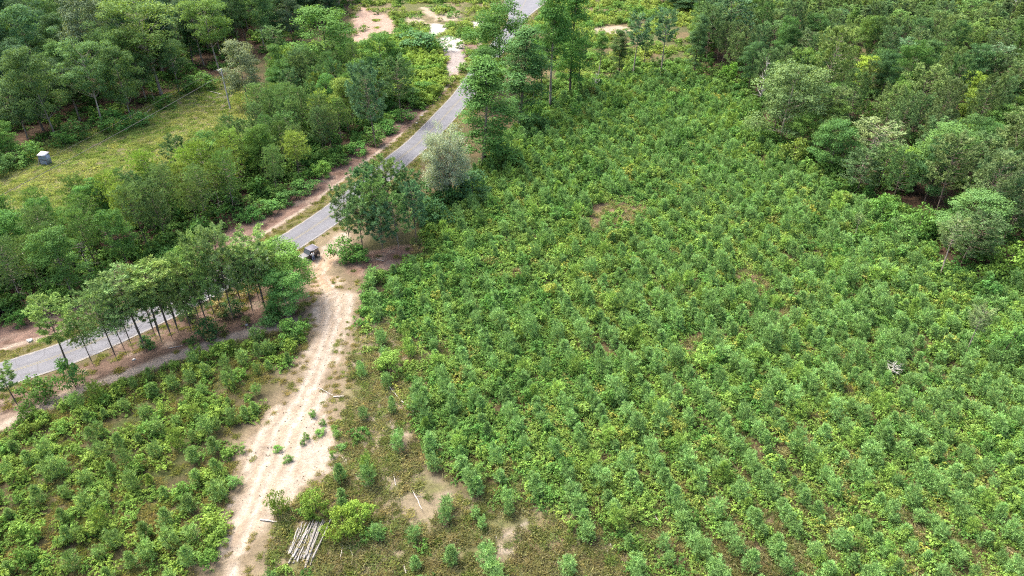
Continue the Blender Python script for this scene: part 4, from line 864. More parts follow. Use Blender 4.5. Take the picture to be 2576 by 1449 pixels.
for i, b in enumerate(WB): T('shrub', 'bush', b, b[1]-RT.uniform(30, 50), RT.uniform(50, 75), vary((.06, .125, .038)), f'leafy bush, {nth(i+1)} from the left along the foot of the wood', 'shrub', 'bushes along the foot of the wood', 'dark')

# the mixed wood right of the field
g5 = 'trees of the wood right of the field'
SPEC = [('loblolly', (1825, 150), -8, 120, GRN['pineb'], 'large grey-green pine at the left end of the right-hand wood', 'brown'), ('tall', (1746, 186), 38, 48, (.045, .085, .04), 'dark narrow vine-clad tree at the field corner', 'dark'), ('loblolly', (1775, 120), 10, 80, GRN['pine'], 'pine behind the narrow vine-clad tree', 'brown'),
        ('bush', (1830, 214), 158, 34, (.08, .17, .035), 'small bright green tree at the upper field edge', 'brown'), ('round', (1962, 368), 152, 138, (.085, .130, .060), 'large pale grey-green tree with a long pale trunk', 'pale'), ('loblolly', (2052, 286), 74, 104, (.085, .125, .045), 'tall crooked pine behind the large pale tree', 'grey'),
        ('round', (2166, 240), 142, 66, (.14, .20, .035), 'bright yellow-green tree beside the gap in the right-hand wood', 'brown'), ('round', (2094, 310), 212, 122, (.062, .12, .036), 'broad green tree below the tall crooked pine', 'brown'), ('round', (2080, 444), 306, 90, (.052, .112, .04), 'dense round tree at the field edge, middle right', 'brown'),
        ('slim', (2162, 438), 312, 112, (.10, .135, .07), 'leaning pale pine with a bare trunk at the field edge', 'pale'), ('round', (2336, 484), 314, 126, (.070, .130, .045), 'big domed broadleaf tree in the right-hand wood', 'brown'), ('round', (2258, 474), 370, 78, (.10, .175, .038), 'bright green tree in front of the big domed one', 'brown'),
        ('loblolly', (2292, 334), 178, 116, (.075, .115, .045), 'broad olive pine above the big domed tree', 'brown'), ('round', (2420, 276), 182, 66, (.125, .185, .035), 'yellow-green tree left of the grey pine', 'brown'), ('loblolly', (2466, 224), 118, 104, (.06, .10, .062), 'round blue-grey pine at the far side of the gap', 'brown'),
        ('round', (2448, 306), 225, 84, (.12, .175, .04), 'pale yellow-green tree below the blue-grey pine', 'brown'), ('loblolly', (2512, 500), 298, 128, (.075, .110, .05), 'big olive pine near the right edge', 'brown'), ('bush', (2428, 346), 292, 54, (.10, .19, .035), 'pointed bright green tree right of the big domed tree', 'brown'),
        ('loblolly', (2262, 206), 108, 110, GRN['pineb'], 'wide pine at the back of the right-hand wood', 'brown'), ('loblolly', (2010, 190), 84, 84, (.065, .10, .05), 'twiggy pine at the back of the right-hand wood', 'grey'), ('loblolly', (1940, 166), 60, 86, GRN['pine'], 'pine behind the dead grey tree', 'brown'),
        ('round', (2418, 642), 488, 128, (.075, .140, .055), 'light layered tree in front of the dark right-hand wood', 'grey'), ('slim', (2362, 700), 556, 70, (.085, .125, .06), 'thin leaning pine in front of the light layered tree', 'pale'), ('loblolly', (2532, 600), 486, 108, (.07, .11, .055), 'pine at the right edge above the bright bush', 'grey'),
        ('bush', (2520, 706), 628, 92, (.105, .175, .04), 'bright spreading bush at the right edge', 'brown'), ('slim', (2430, 888), 775, 54, (.09, .125, .065), 'thin bare-stemmed pine alone among the saplings, lower right', 'grey'), ('slim', (2150, 594), 540, 26, (.085, .13, .055), 'tiny thin pine alone near the upper right field edge', 'pale'),
        ('bush', (2520, 900), 820, 70, (.07, .14, .045), 'leafy bush right of the lone thin pine', 'brown'), ('bush', (2280, 470), 400, 60, (.06, .12, .04), 'green bush left of the bright field-edge tree', 'brown'), ('bush', (1990, 420), 350, 60, (.09, .13, .035), 'yellowish bush at the foot of the large pale tree', 'brown'), ('bush', (2210, 560), 490, 70, (.07, .145, .04), 'spreading bush at the field edge below the leaning pine', 'brown'), ('bush', (2300, 600), 530, 80, (.07, .14, .038), 'spreading bush at the field edge below the domed tree', 'brown')]
av = []
for k_, b, t, wd, c, lb, bk in SPEC:
    e = T('shrub' if k_ == 'bush' else 'pine_tree' if k_ in ('loblolly', 'slim') else 'broadleaf_tree', k_, b, t, wd, c, lb, 'shrub' if k_ == 'bush' else 'tree', g5, bk, lean=(0, .10) if 'leaning' in lb else (0, 0)); av.append(e.location[:2])
fp = fill(FOREST_R, 7.4, 35, av); pxs = np.array([to_px(q[0], q[1]) for q in fp]); fp = fp[pxs[:, 0] < 2650]; fe = sdist(FIELD_R, fp[:, 0], fp[:, 1]); fr = fe > -6
lab = order_labels(fp, fr, 'tree, {} from the left along the field edge of the right-hand wood', 'tree, {} from the left, {} band back in the mixed wood right of the field')
for i, (x, y) in enumerate(fp):
    u, v = to_px(x, y)
    if 2080 < u < 2200 and v < 185: continue
    k_ = 'loblolly' if RT.uniform() < .66 else 'round'; c = [(.042, .090, .034), (.052, .104, .033), (.035, .075, .031), (.075, .130, .036)][RT.integers(0, 4)] if k_ == 'round' else [(.050, .090, .040), (.060, .096, .042)][RT.integers(0, 2)]
    h = RT.uniform(10, 16.5)*(.78 if fr[i] else 1)
    tree_at('pine_tree' if k_ == 'loblolly' else 'broadleaf_tree', k_, x, y, h, RT.uniform(5.2, 7.6), vary(c), lab[i], 'tree', g5, 'brown')

# planted pines in the far right corner
g6 = 'pines of the dense planted stand in the far right corner'
fp = fill(PLANT, 6.0, 45); pxs = np.array([to_px(q[0], q[1]) for q in fp]); fp = fp[(pxs[:, 0] < 2620) & (pxs[:, 1] > -8)]
fd = sdist(FOREST_R, fp[:, 0], fp[:, 1]); fr = (fd > -7) & (fd < .5); ok = fd < .5
lab = order_labels(fp, fr, 'planted pine, {} from the left along the near edge of the far right stand', 'planted pine, {} from the left, {} band back in the far right stand')
for i, (x, y) in enumerate(fp):
    u, v = to_px(x, y)
    if not ok[i] or (u > 2500 and v < 48): continue
    c = [(.066, .110, .046), (.058, .098, .045), (.082, .130, .046)][RT.integers(0, 3)]
    tree_at('plantation_pine', 'planted' if RT.uniform() < .5 else 'loblolly', x, y, RT.uniform(7.5, 10.5), RT.uniform(5.8, 7.6), vary(c), lab[i], 'tree', g6, 'dark')
# wood beyond the tree row at the top
for i, (b, t, wd) in enumerate([((1700, 20), -40, 70), ((1745, 30), -30, 80), ((1790, 20), -35, 70), ((1670, 5), -40, 60)]):
    T('broadleaf_tree', 'round', b, t, wd, (.032, .07, .034), f'dark tree, {nth(i+1) if i < 3 else "nearest the road"} of the dark knot at the top edge', 'tree', 'dark trees at the top edge', 'dark')

# dead trees
def dead(name, base, top, wpx, nb, seed, up, colr, label, cat='dead tree'):
    x, y = g(*base); H = height_of(base, top); G = skeleton(seed, H, metres(base, wpx), nb, up)
    o = obj(name, G.mesh(name, M_WOOD, True), None, (x, y, tz(x, y)-.05), colr); return tag(o, label, cat)
dead('dead_tree', (1910, 262), 146, 60, 26, 5, 1.0, (1.15, 1.15, 1.15), 'bleached leafless tree at the left front of the right-hand wood')
dead('dead_tree', (1498, 232), 178, 40, 14, 6, .8, (1.1, 1.1, 1.1), 'grey leafless tree among the scrub below the thin row')
dead('dead_shrub', (2240, 945), 912, 56, 34, 7, .5, (1.35, 1.35, 1.3), 'spiky bleached dead shrub among the saplings', 'dead shrub')
dead('dead_tree', (392, 268), 217, 14, 5, 8, .3, (1.0, .95, .8), 'broken pale tree stub at the front of the wood')
dead('dead_tree', (180, 690), 590, 70, 40, 9, .35, (.42, .39, .36), 'twiggy grey dead pine in the left of the belt')
dead('dead_tree', (240, 720), 600, 70, 40, 10, .3, (.40, .37, .34), 'taller twiggy grey dead pine facing the road')
dead('dead_tree', (290, 640), 560, 60, 34, 11, .3, (.45, .42, .39), 'twiggy grey dead pine behind the taller one')

# ------------------------------------------------------------------ logs and fallen branches
LOG = []
for k in range(3):
    G = Geo(); r = np.random.default_rng(400+k); zs = np.linspace(0, 1, 6)
    G.tube([(z-.5, r.normal(0, .006), r.normal(0, .006)) for z in zs], [.5*(1-.35*z)*r.uniform(.93, 1.05) for z in zs], 8); LOG.append(G)
def log(name, a, b, rad, z0, z1, colr, label, cat, group=None, seed=0, branch=0):
    r = np.random.default_rng(seed); a = np.array(a); b = np.array(b); L = float(np.hypot(*(b-a)))
    G = Geo(); n = 7; pts = []
    for i in range(n):
        t = i/(n-1); q = a+(b-a)*t; pts.append(np.array((*(q-a), z0+(z1-z0)*t))+r.normal(0, .012*L**.5, 3)*(0 if i in (0, n-1) else 1)*np.array((1, 1, .3)))
    G.tube(pts, [rad*(1-.35*i/(n-1))*r.uniform(.93, 1.06) for i in range(n)], 7)
    for k in range(branch):
        p = pts[r.integers(2, n)]; d = unit(np.array((*(b-a), 0))+r.normal(0, .8*L, 3)*np.array((1, 1, .15)))*L*.3; d[2] = abs(d[2])*.3; G.tube([p, p+d*.5, p+d], [rad*.5, rad*.35, rad*.12], 4)
    o = obj(name, G.mesh(name, M_WOOD, True), None, (a[0], a[1], tz(*((a+b)/2))), colr); return tag(o, label, cat, group)
rg = np.random.default_rng(41)
PILE_LABELS = {}
base_l, base_r = g(718, 1408), g(780, 1420); top_l, top_r = g(752, 1330), g(824, 1302)
NL = 40
for i in range(NL):
    t = i/(NL-1); lay = [0, 1, 0, 2, 1][i % 5]
    a = base_l*(1-t)+base_r*t+rg.normal(0, .22, 2); b = top_l*(1-t)+top_r*t+rg.normal(0, .28, 2)
    d = (b-a); a = a+d*rg.uniform(-.05, .22); b = b-d*rg.uniform(-.06, .2)
    rad = rg.uniform(.055, .10); z = .07+lay*.12
    lbl = f'bleached grey log, {nth(i+1)} from the left in the pile beside the track'
    v = rg.uniform(.6, 1.0)
    log('log', a, b, rad, z+rg.uniform(0, .05), z+rg.uniform(.02, .12), (v*.85, v*.84, v*.82), lbl, 'log', 'logs of the bleached pile', 500+i)
F = [((962, 952), (1003, 1005), .07, 'thin bleached branch in the thin corner, upper half of the bent pair', 1), ((1003, 1005), (1042, 1042), .10, 'pale stout fallen branch below the thin bleached one', 2), ((655, 1308), (697, 1314), .13, 'short grey log lying across the right edge of the sand', 0), ((838, 998), (866, 1000), .10, 'pale log at the right edge of the sand, upper part', 1),
     ((800, 975), (838, 998), .06, 'forked branch on the sand beside the pale log', 2), ((862, 1150), (876, 1180), .07, 'weathered pole, leftmost of three beside the sand', 0), ((870, 1155), (878, 1190), .07, 'weathered pole, middle of three beside the sand', 0), ((887, 1165), (888, 1195), .06, 'weathered pole, rightmost of three beside the sand', 0),
     ((1038, 1235), (1062, 1285), .09, 'grey rotting log between two sapling rows, lower middle', 2), ((1247, 1335), (1249, 1358), .10, 'upright-looking pale stump log near the bottom middle', 0), ((1527, 1385), (1533, 1410), .09, 'pale short log near the bottom edge, right of middle', 0), ((1535, 1368), (1540, 1382), .08, 'pale log scrap above the short log near the bottom edge', 0),
     ((862, 1370), (858, 1405), .07, 'pale branch right of the log pile', 2), ((876, 1368), (888, 1400), .05, 'crooked pale branch right of the log pile', 1), ((1642, 1290), (1652, 1312), .06, 'grey stick in the green cover right of middle', 1), ((1660, 1190), (1675, 1210), .06, 'small grey stick among saplings, right of middle', 0),
     ((521, 227), (558, 238), .14, 'pale fallen trunk in front of the utility pole', 1), ((382, 296), (396, 284), .12, 'short pale log below the broken stub', 0), ((366, 287), (380, 275), .10, 'curved pale branch below the broken stub', 1), ((280, 318), (322, 310), .10, 'thin pale log lying at the foot of the wood', 0),
     ((425, 878), (460, 872), .07, 'grey pole lying by the faint footpath', 0), ((720, 797), (745, 808), .05, 'bent bare stem below the many-stemmed tree', 0), ((945, 650), (966, 656), .08, 'pale stick in front of the pine clump', 0), ((820, 1480), (790, 1430), .07, 'pale pole at the bottom edge below the log pile', 0), ((1015, 1420), (1022, 1445), .08, 'grey stick at the bottom edge left of middle', 1),
     ((1868, 1098), (1875, 1118), .05, 'thin pale stick in the brown row gap', 0), ((2335, 648), (2358, 664), .07, 'pale curved branch at the dark wood edge, right', 1), ((990, 1195), (996, 1222), .09, 'pale slab of wood in the thin corner', 0)]
for i, (a, b, rd_, lb, br) in enumerate(F): rd_ *= .75; log('fallen_branch' if 'branch' in lb or 'stick' in lb or 'stem' in lb else 'log', g(*a), g(*b), rd_, rd_*.9, rd_*.9+(.25 if br else .02), (1.1, 1.07, 1.0) if i < 8 else (.95, .92, .87), lb, 'branch' if 'branch' in lb or 'stick' in lb else 'log', None, 600+i, br)

# ------------------------------------------------------------------ utility pole and cable
M_POLE = noise_mat('weathered_pole_wood', (.30, .28, .26), (.42, .40, .375), 5, .85, .3, False, (1, 1, .15))
M_GALV = noise_mat('galvanised_steel', (.42, .44, .46), (.55, .56, .58), 6, .45, .1, False, (1, 1, 1), .6)
M_CABLE = noise_mat('black_cable', (.02, .02, .022), (.04, .04, .042), 3, .6, .0)
M_PORC = noise_mat('insulator_glaze', (.55, .56, .58), (.7, .7, .7), 5, .3, .0)
def pole(xy, H, label):
    e = tag(bpy.data.objects.new('utility_pole', None), label, 'utility pole'); COL.objects.link(e); e.location = (xy[0], xy[1], tz(*xy))
    G = Geo(); G.tube([(0, 0, -.4), (0, 0, H*.3), (0, 0, H*.65), (0, 0, H)], [.20, .18, .155, .13], 10); obj('post', G.mesh('post', M_POLE, True), e)
    G = Geo(); G.tube([(-.9, -.35, H-.25), (0, -.02, H-.12)], [.045, .05], 6); G.tube([(-.55, -.2, H-.75), (0, -.02, H-1.3)], [.025, .025], 5); obj('bracket_arm', G.mesh('bracket_arm', M_GALV, True), e)
    G = Geo(); G.tube([(-.85, -.33, H-.24), (-.85, -.33, H-.12), (-.85, -.33, H-.02)], [.05, .09, .05], 8); obj('insulator', G.mesh('insulator', M_PORC, True), e)
    G = Geo(); G.tube([(0, 0, H), (0, 0, H+.03)], [.145, .145], 10); obj('cap', G.mesh('cap', M_GALV, True), e)
    return e
pp = g(579, 272); pH = 9.7
pole(pp, pH, 'tall leaning-looking grey wooden utility pole at the end of the clearing')
pp2 = np.array((-104.0, 28.0)); pole(pp2, pH, 'second grey wooden utility pole farther along the clearing, outside the picture')
def cable(a, b, sag, rad, label):
    G = Geo(); pts = []
    for i in range(41):
        t = i/40; q = np.array(a)*(1-t)+np.array(b)*t; q[2] -= sag*4*t*(1-t); pts.append(q)
    G.tube(pts, [rad]*41, 5); return tag(obj('utility_cable', G.mesh('utility_cable', M_CABLE, True)), label, 'cable', 'cables hung from the utility pole')
za, zb = tz(*pp)+pH, tz(*pp2)+pH
cable((pp[0]-.85, pp[1]-.33, za-.02), (pp2[0]-.85, pp2[1]-.33, zb-.02), 1.3, .016, 'thin upper cable running from the pole along the wood')
cable((pp[0]-.15, pp[1]-.12, za-1.35), (pp2[0]-.15, pp2[1]-.12, zb-1.35), 1.6, .045, 'thick black lower cable running from the pole along the wood')

# ------------------------------------------------------------------ hunting blind on the clearing
def metal_sheet_mat(name, c1, c2):
    m, n, out = new_mat(name); N = n.nodes.new; L = n.links.new
    tc = N('ShaderNodeTexCoord'); no = N('ShaderNodeTexNoise'); no.inputs['Scale'].default_value = 2.2; no.inputs['Detail'].default_value = 6; L(tc.outputs['Object'], no.inputs['Vector'])
    c = N('ShaderNodeMix'); c.data_type = 'RGBA'; c.inputs[6].default_value = (*c1, 1); c.inputs[7].default_value = (*c2, 1); L(no.outputs[0], c.inputs[0])
    p = N('ShaderNodeBsdfPrincipled'); p.inputs['Roughness'].default_value = .5; p.inputs['Metallic'].default_value = .25; L(c.outputs[2], p.inputs['Base Color']); L(p.outputs[0], out.inputs[0]); return m
M_TIN = metal_sheet_mat('dented_tin_sheet', (.15, .185, .24), (.22, .26, .32)); M_TINW = metal_sheet_mat('pale_tin_roof', (.30, .30, .32), (.38, .38, .38))
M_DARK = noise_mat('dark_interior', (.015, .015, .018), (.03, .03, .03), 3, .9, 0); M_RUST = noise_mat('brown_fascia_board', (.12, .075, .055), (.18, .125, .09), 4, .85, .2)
bx, by = g(118, 414)
bl = tag(bpy.data.objects.new('hunting_blind', None), 'small bluish tin box blind with a dark slot at the far left of the clearing', 'hunting blind'); COL.objects.link(bl)
bl.location = (bx, by, tz(bx, by)); bl.rotation_euler = (0, math.radians(3), math.radians(-8)); bl.scale = (.74, .74, .9)
W_, D_, H_ = 2.1, 1.7, 2.25
# tin front: corrugated panels above and below the slot
def corr(name, x0, x1, z0, z1, y, mat, parent):
    G = Geo(); n = 29; xs = np.linspace(x0, x1, n); V = []; 
    for i, xx in enumerate(xs):
        yy = y-.018*(i % 2)
        V += [(xx, yy, z0), (xx, yy, z1)]
    G.grid(V, [(2*i, 2*i+2, 2*i+3, 2*i+1) for i in range(n-1)]); return obj(name, G.mesh(name, mat), parent)
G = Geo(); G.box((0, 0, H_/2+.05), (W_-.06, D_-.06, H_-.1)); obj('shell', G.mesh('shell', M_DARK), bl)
corr('tin_panel', -W_/2, W_/2, .05, 1.12, -D_/2, M_TIN, bl); corr('tin_panel', -W_/2, W_/2, 1.30, H_, -D_/2, M_TIN, bl); corr('tin_panel', -W_/2, -W_/2+.22, 1.12, 1.30, -D_/2, M_TIN, bl); corr('tin_panel', W_/2-.12, W_/2, 1.12, 1.30, -D_/2, M_TIN, bl)
for sx in (-1, 1):
    G = Geo(); G.box((sx*W_/2, 0, H_/2), (.03, D_-.02, H_)); obj('side_panel', G.mesh('side_panel', M_TIN), bl)
    G = Geo(); G.box((sx*(W_/2+.03), -D_/2-.03, H_/2-.02), (.07, .07, H_+.02)); obj('corner_post', G.mesh('corner_post', M_RUST), bl)
G = Geo(); G.box((0, 0, 0), (W_+.3, D_+.45, .06), M=Matrix.Rotation(math.radians(9), 3, 'X')); rf = obj('roof', G.mesh('roof', M_TINW), bl, (0, -.03, H_+.22))
G = Geo(); G.box((0, (D_+.45)/2, .16), (W_+.34, .07, .14)); obj('fascia', G.mesh('fascia', M_RUST), rf)
G = Geo(); G.tube([(-W_/2-.5, -D_/2-.3, -.1), (-W_/2-.03, -D_/2-.1, 1.6)], [.05, .045], 6); obj('prop', G.mesh('prop', M_POLE), bl)

# ------------------------------------------------------------------ marker post by the road
mx_, my_ = g(1137, 236); mp = tag(bpy.data.objects.new('marker_post', None), 'slim dark marker post on the far verge of the road', 'post'); COL.objects.link(mp); mp.location = (mx_, my_, tz(mx_, my_))
G = Geo(); G.tube([(0, 0, -.2), (0, 0, 1.9)], [.085, .075], 8); obj('post', G.mesh('post', M_RUST), mp); G = Geo(); G.tube([(0, 0, 1.9), (0, 0, 2.05)], [.10, .07], 8); obj('cap', G.mesh('cap', M_DARK), mp)

# stones lying about
M_STONE = noise_mat('pale_stone', (.26, .25, .23), (.38, .37, .345), 6, .9, .5)
def stone(b, s, label, seed):
    r = np.random.default_rng(seed); me = bpy.data.meshes.new('stone'); import bmesh
    bm = bmesh.new(); bmesh.ops.create_icosphere(bm, subdivisions=2, radius=1)
    for v in bm.verts: v.co *= 1+.25*math.sin(v.co.x*3+seed)*math.cos(v.co.y*4)+r.normal(0, .05)
    bm.to_mesh(me); bm.free(); me.materials.append(M_STONE); x, y = g(*b)
    o = obj('stone', me, None, (x, y, tz(x, y)+s*.2)); o.scale = (s, s*.8, s*.6); tag(o, label, 'stone')
for i, (b, s, lb) in enumerate([((1061, 292), .35, 'white stone on the brown bank above the road bend'), ((75, 858), .4, 'white stone on the far roadside, left edge'), ((1048, 310), .25, 'small white stone below the one on the bank'), ((672, 800), .3, 'pale stone among weeds by the footpath'), ((338, 906), .25, 'pale stone at the foot of the open pines'), ((620, 817), .25, 'pale stone on leaf litter beside the footpath'), ((936, 690), .3, 'pale stone on the brown patch beside the pine clump'), ((776, 745), .2, 'pale stone at the left edge of the sand'), ((1205, 73), .5, 'dark-looking stone on the white sand by the road')]): stone(b, s, lb, 700+i)

# ------------------------------------------------------------------ parked off-road vehicle
M_BLACK = noise_mat('black_car_paint', (.012, .012, .014), (.018, .018, .02), 2, .25, 0, spec=.6); M_ROOF = noise_mat('grey_canopy_vinyl', (.055, .053, .07), (.072, .07, .09), 2.5, .6, .05)
M_GLASS = noise_mat('sky_lit_windscreen', (.05, .06, .07), (.06, .07, .08), 1, .05, 0, spec=1.0); M_TYRE = noise_mat('tyre_rubber', (.02, .02, .02), (.035, .034, .033), 8, .9, .3)
M_RIM = noise_mat('wheel_alloy', (.35, .35, .37), (.42, .42, .44), 5, .35, 0, metal=.8); M_LAMP = noise_mat('lamp_lens', (.6, .6, .6), (.7, .7, .7), 5, .1, 0); M_TAIL = noise_mat('tail_lens', (.35, .02, .02), (.4, .03, .03), 5, .2, 0)
M_TRIM = noise_mat('pale_roof_trim', (.3, .3, .3), (.36, .36, .36), 3, .5, 0)
import bmesh
def hull(name, sections, mat, parent, bev=.05):
    """lofted body: sections = [(y, half width, z low, z high, half width at top)]"""
    bm = bmesh.new(); rings = []
    for (y, hwd, z0, z1, hwt) in sections: rings.append([bm.verts.new(v) for v in ((-hwd, y, z0), (hwd, y, z0), (hwd, y, (z0+z1)/2+.05), (hwt, y, z1), (-hwt, y, z1), (-hwd, y, (z0+z1)/2+.05))])
    for a, b in zip(rings, rings[1:]):
        for i in range(6): bm.faces.new((a[i], a[(i+1) % 6], b[(i+1) % 6], b[i]))
    bm.faces.new(rings[0][::-1]); bm.faces.new(rings[-1]); bmesh.ops.recalc_face_normals(bm, faces=bm.faces)
    bmesh.ops.bevel(bm, geom=list(bm.edges), offset=bev, segments=2, affect='EDGES', clamp_overlap=True)
    me = bpy.data.meshes.new(name); bm.to_mesh(me); bm.free(); me.materials.append(mat); return obj(name, me, parent)
car = tag(bpy.data.objects.new('offroad_vehicle', None), 'black off-road vehicle with a flat grey roof parked at the turnout', 'vehicle'); COL.objects.link(car)
vx, vy = -32.34, 94.75; car.location = (vx, vy, tz(vx, vy)); fw = np.array((-.64, -.77)); car.scale = (.9, .9, .9); car.rotation_euler = (0, 0, math.atan2(fw[1], fw[0])-math.pi/2)
# local +Y is forward
hull('body', [(-1.45, .84, .50, 1.02, .82), (-1.2, .88, .42, 1.10, .86), (.35, .88, .42, 1.10, .86), (.6, .88, .42, 1.12, .84), (1.75, .82, .46, 1.04, .74), (1.95, .74, .52, .95, .66)], M_BLACK, car)
rfo = None
G = Geo(); G.box((0, 0, 0), (1.82, 1.75, .07)); rfo = obj('roof', G.mesh('roof', M_ROOF), car, (0, -.45, 1.86)); rfo.modifiers.new('soft', 'BEVEL').width = .03
G = Geo(); G.box((0, -.89, .0), (1.86, .05, .06)); G.box((-.925, 0, 0), (.04, 1.72, .05)); obj('roof_trim', G.mesh('roof_trim', M_TRIM), rfo)
for sx in (-1, 1):
    for (y0, z0, y1) in ((-1.3, 1.05, -1.22), (-.35, 1.08, -.35), (.75, 1.10, .36)):
        G = Geo(); G.tube([(sx*.84, y0, z0), (sx*.84, y1, 1.84)], [.04, .04], 6); obj('pillar', G.mesh('pillar', M_BLACK), car)
    G = Geo(); G.grid([(sx*.845, -1.2, 1.1), (sx*.845, -.42, 1.1), (sx*.845, -.42, 1.8), (sx*.845, -1.15, 1.8)], [(0, 1, 2, 3)]); obj('side_window', G.mesh('side_window', M_GLASS), car)
    G = Geo(); G.box((sx*.98, .62, 1.2), (.16, .08, .16)); obj('mirror', G.mesh('mirror', M_TRIM if sx < 0 else M_BLACK), car)
    G = Geo(); G.box((sx*.6, 1.93, .82), (.2, .06, .16)); obj('headlight', G.mesh('headlight', M_LAMP), car)
    G = Geo(); G.box((sx*.7, -1.46, .88), (.14, .05, .2)); obj('tail_light', G.mesh('tail_light', M_TAIL), car)
    dr = hull('door', [(-.38, .03, .52, 1.08, .03), (.55, .03, .52, 1.08, .03)], M_BLACK, car, .01); dr.location = (sx*.875, 0, 0)
    G = Geo(); G.box((sx*.035, -.25, .95), (.03, .16, .03)); obj('handle', G.mesh('handle', M_TRIM), dr)
G = Geo(); G.grid([(-.8, .76, 1.12), (.8, .76, 1.12), (.78, .38, 1.82), (-.78, .38, 1.82)], [(0, 1, 2, 3)]); obj('windscreen', G.mesh('windscreen', M_GLASS), car)
G = Geo(); G.box((0, 2.0, .55), (1.5, .14, .2)); obj('bumper', G.mesh('bumper', M_BLACK), car)
G = Geo(); G.box((0, -1.5, .55), (1.5, .14, .2)); obj('bumper', G.mesh('bumper', M_BLACK), car)
for sx in (-1, 1):
    for yy in (-1.0, 1.35):
        G = Geo(); k = 18; prof = [(-.13, .30), (-.13, .38), (-.06, .41), (.06, .41), (.13, .38), (.13, .30)]
        V = [(px_, rr*math.cos(6.2832*j/k), rr*math.sin(6.2832*j/k)) for j in range(k) for px_, rr in prof]; m = len(prof)
        G.grid(V, [(j*m+i, j*m+(i+1) % m, ((j+1) % k)*m+(i+1) % m, ((j+1) % k)*m+i) for j in range(k) for i in range(m)])
        wl = bpy.data.objects.new('wheel', None); COL.objects.link(wl); wl.parent = car; wl.location = (sx*.82, yy, .41)
        obj('tyre', G.mesh('tyre', M_TYRE, True), wl); G = Geo(); G.tube([(-.1, 0, 0), (.1, 0, 0)], [.29, .29], 14); obj('rim', G.mesh('rim', M_RIM), wl)

# ------------------------------------------------------------------ person beside the vehicle
M_SKIN = noise_mat('skin', (.45, .28, .2), (.5, .32, .23), 9, .6, 0); M_SHIRT = noise_mat('white_shirt', (.45, .45, .47), (.52, .52, .53), 5, .8, .1); M_JEAN = noise_mat('grey_blue_trousers', (.10, .12, .19), (.14, .16, .24), 9, .85, .1); M_HAIR = noise_mat('dark_hair', (.02, .016, .013), (.04, .03, .025), 20, .7, .3); M_SHOE = noise_mat('dark_shoes', (.06, .05, .045), (.09, .08, .07), 5, .8, 0)
def skin(name, V, E, Rr, mat, parent, root=0, sub=2):
    me = bpy.data.meshes.new(name); me.from_pydata(V, E, []); o = obj(name, me, parent)
    sk = o.modifiers.new('skin', 'SKIN'); sk.use_smooth_shade = True
    for i, q in enumerate(me.skin_vertices[0].data): q.radius = (Rr[i], Rr[i]) if not isinstance(Rr[i], tuple) else Rr[i]; q.use_root = (i == root)
    s = o.modifiers.new('sub', 'SUBSURF'); s.levels = s.render_levels = sub; me.materials.append(mat); return o
px_, py_ = -31.62, 93.72; per = tag(bpy.data.objects.new('person', None), 'person in a white shirt standing beside the black vehicle', 'person'); COL.objects.link(per)
per.location = (px_, py_, tz(px_, py_)); per.rotation_euler = (0, 0, math.radians(35))
# one continuous body, 1.7 m, arms bent forward holding a controller
BV = [(0, 0, .93), (0, 0, 1.08), (0, -.01, 1.28), (0, 0, 1.44), (0, .005, 1.50), (0, .015, 1.58), (0, .01, 1.69),
      (-.10, 0, .90), (-.11, .02, .50), (-.11, -.02, .09), (-.11, .13, .04), (.10, 0, .90), (.11, .02, .50), (.11, -.02, .09), (.12, .13, .04),
      (-.19, -.01, 1.41), (-.24, -.03, 1.14), (-.12, .22, 1.10), (-.07, .30, 1.12), (.19, -.01, 1.41), (.24, -.03, 1.14), (.12, .22, 1.10), (.07, .30, 1.12)]
BE = [(0, 1), (1, 2), (2, 3), (3, 4), (4, 5), (5, 6), (0, 7), (7, 8), (8, 9), (9, 10), (0, 11), (11, 12), (12, 13), (13, 14), (3, 15), (15, 16), (16, 17), (17, 18), (3, 19), (19, 20), (20, 21), (21, 22)]
BR = [(.16, .11), (.145, .10), (.165, .11), (.12, .09), .055, (.085, .10), (.07, .085), .088, .06, .042, .035, .088, .06, .042, .035, .062, .045, .034, .03, .062, .045, .034, .03]
body = skin('body', BV, BE, BR, M_SKIN, per)
skin('shirt', [(0, 0, .90), (0, 0, 1.08), (0, -.01, 1.28), (0, 0, 1.43), (-.19, -.01, 1.41), (-.235, -.025, 1.20), (.19, -.01, 1.41), (.235, -.025, 1.20)], [(0, 1), (1, 2), (2, 3), (3, 4), (4, 5), (3, 6), (6, 7)], [(.175, .125), (.165, .118), (.18, .125), (.125, .10), .078, .068, .078, .068], M_SHIRT, body)
skin('trousers', [(0, 0, .95), (-.10, 0, .88), (-.11, .02, .50), (-.11, -.02, .12), (.10, 0, .88), (.11, .02, .50), (.11, -.02, .12)], [(0, 1), (1, 2), (2, 3), (0, 4), (4, 5), (5, 6)], [(.172, .125), .10, .076, .06, .10, .076, .06], M_JEAN, body)
for sx in (-1, 1): skin('shoe', [(sx*.11, -.04, .05), (sx*.115, .06, .045), (sx*.12, .16, .035)], [(0, 1), (1, 2)], [.05, .052, .04], M_SHOE, body)
skin('hair', [(0, -.03, 1.60), (0, -.025, 1.68), (0, .0, 1.745)], [(0, 1), (1, 2)], [(.09, .075), (.092, .095), (.06, .07)], M_HAIR, body)
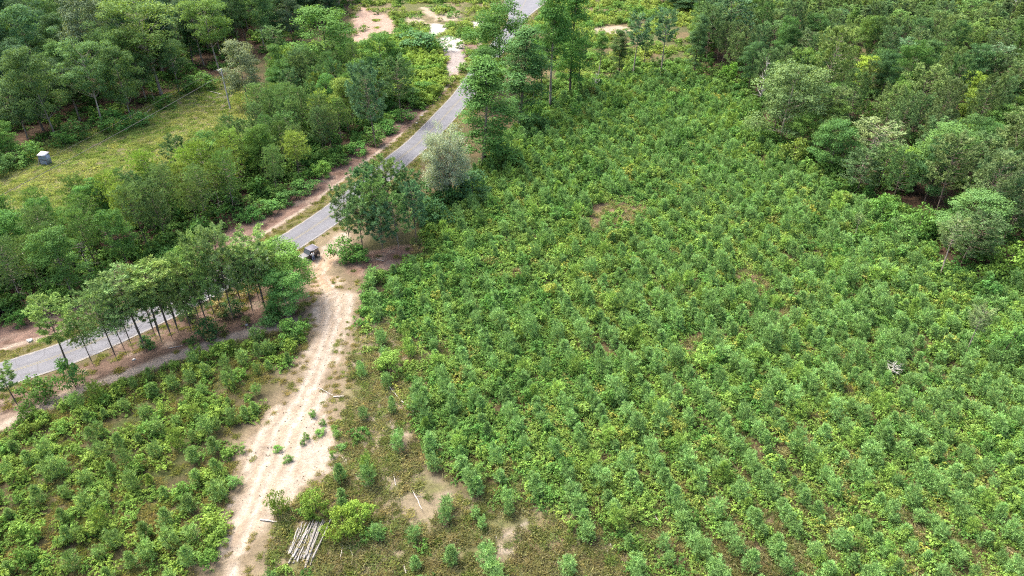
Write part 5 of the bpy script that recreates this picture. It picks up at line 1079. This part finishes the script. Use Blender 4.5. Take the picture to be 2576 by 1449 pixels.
for sx in (-1, 1):
    for k in range(4): skin('finger', [(sx*(.055-.004*k), .31, 1.135-.018*k), (sx*(.04-.004*k), .345-.004*abs(k-1), 1.14-.018*k), (sx*.022, .35, 1.137-.018*k)], [(0, 1), (1, 2)], [.010, .009, .008], M_SKIN, body, 0, 1)
    skin('thumb', [(sx*.06, .29, 1.145), (sx*.045, .305, 1.17), (sx*.025, .32, 1.175)], [(0, 1), (1, 2)], [.011, .010, .009], M_SKIN, body, 0, 1)
    G = Geo(); G.box((sx*.03, .113, 1.635), (.022, .012, .012)); obj('eye', G.mesh('eye', M_HAIR), body)
    skin('ear', [(sx*.085, .01, 1.645), (sx*.09, .005, 1.61)], [(0, 1)], [.016, .012], M_SKIN, body, 0, 1)
skin('nose', [(0, .105, 1.63), (0, .125, 1.60)], [(0, 1)], [.01, .015], M_SKIN, body, 0, 1)
G = Geo(); G.box((0, .108, 1.565), (.045, .012, .01)); obj('mouth', G.mesh('mouth', M_TAIL), body)

# ------------------------------------------------------------------ paved corner with a clay bank at the far top right
cx, cy = g(2572, 6)
cp = tag(strip('paved_lot', np.array([(cx-3.0, cy+1.5), (cx+5, cy+1.0), (cx+30, cy+.5)]), [-9, -4, 0, 4], .62, M_ROAD), None)
M_CLAY = noise_mat('pink_clay_bank', (.25, .195, .17), (.33, .275, .24), .8, .95, .5)
G = Geo(); nb = 14; V = []; rb = np.random.default_rng(12)
for i in range(nb):
    x_ = cx-3.6+i*2.2; 
    for j, (dy, z_) in enumerate(((-3.2, .63), (-5.0, .60), (-6.8, .45), (-8.2, -.2))): V.append((x_+rb.normal(0, .2), cy+1+dy+rb.normal(0, .35), z_))
G.grid(V, [(i*4+j, (i+1)*4+j, (i+1)*4+j+1, i*4+j+1) for i in range(nb-1) for j in range(3)]); tag(obj('clay_bank_ground', G.mesh('clay_bank_ground', M_CLAY, True)), kind='structure')
G = Geo(); G.tube([(cx-3.6, cy-5.5, .1), (cx-2.9, cy+2, .75), (cx-2.2, cy+9, .75)], [.12, .12, .12], 8); tag(obj('white_pipe', G.mesh('white_pipe', M_TRIM, True)), 'white pipe edging the paved lot in the top right corner', 'pipe')
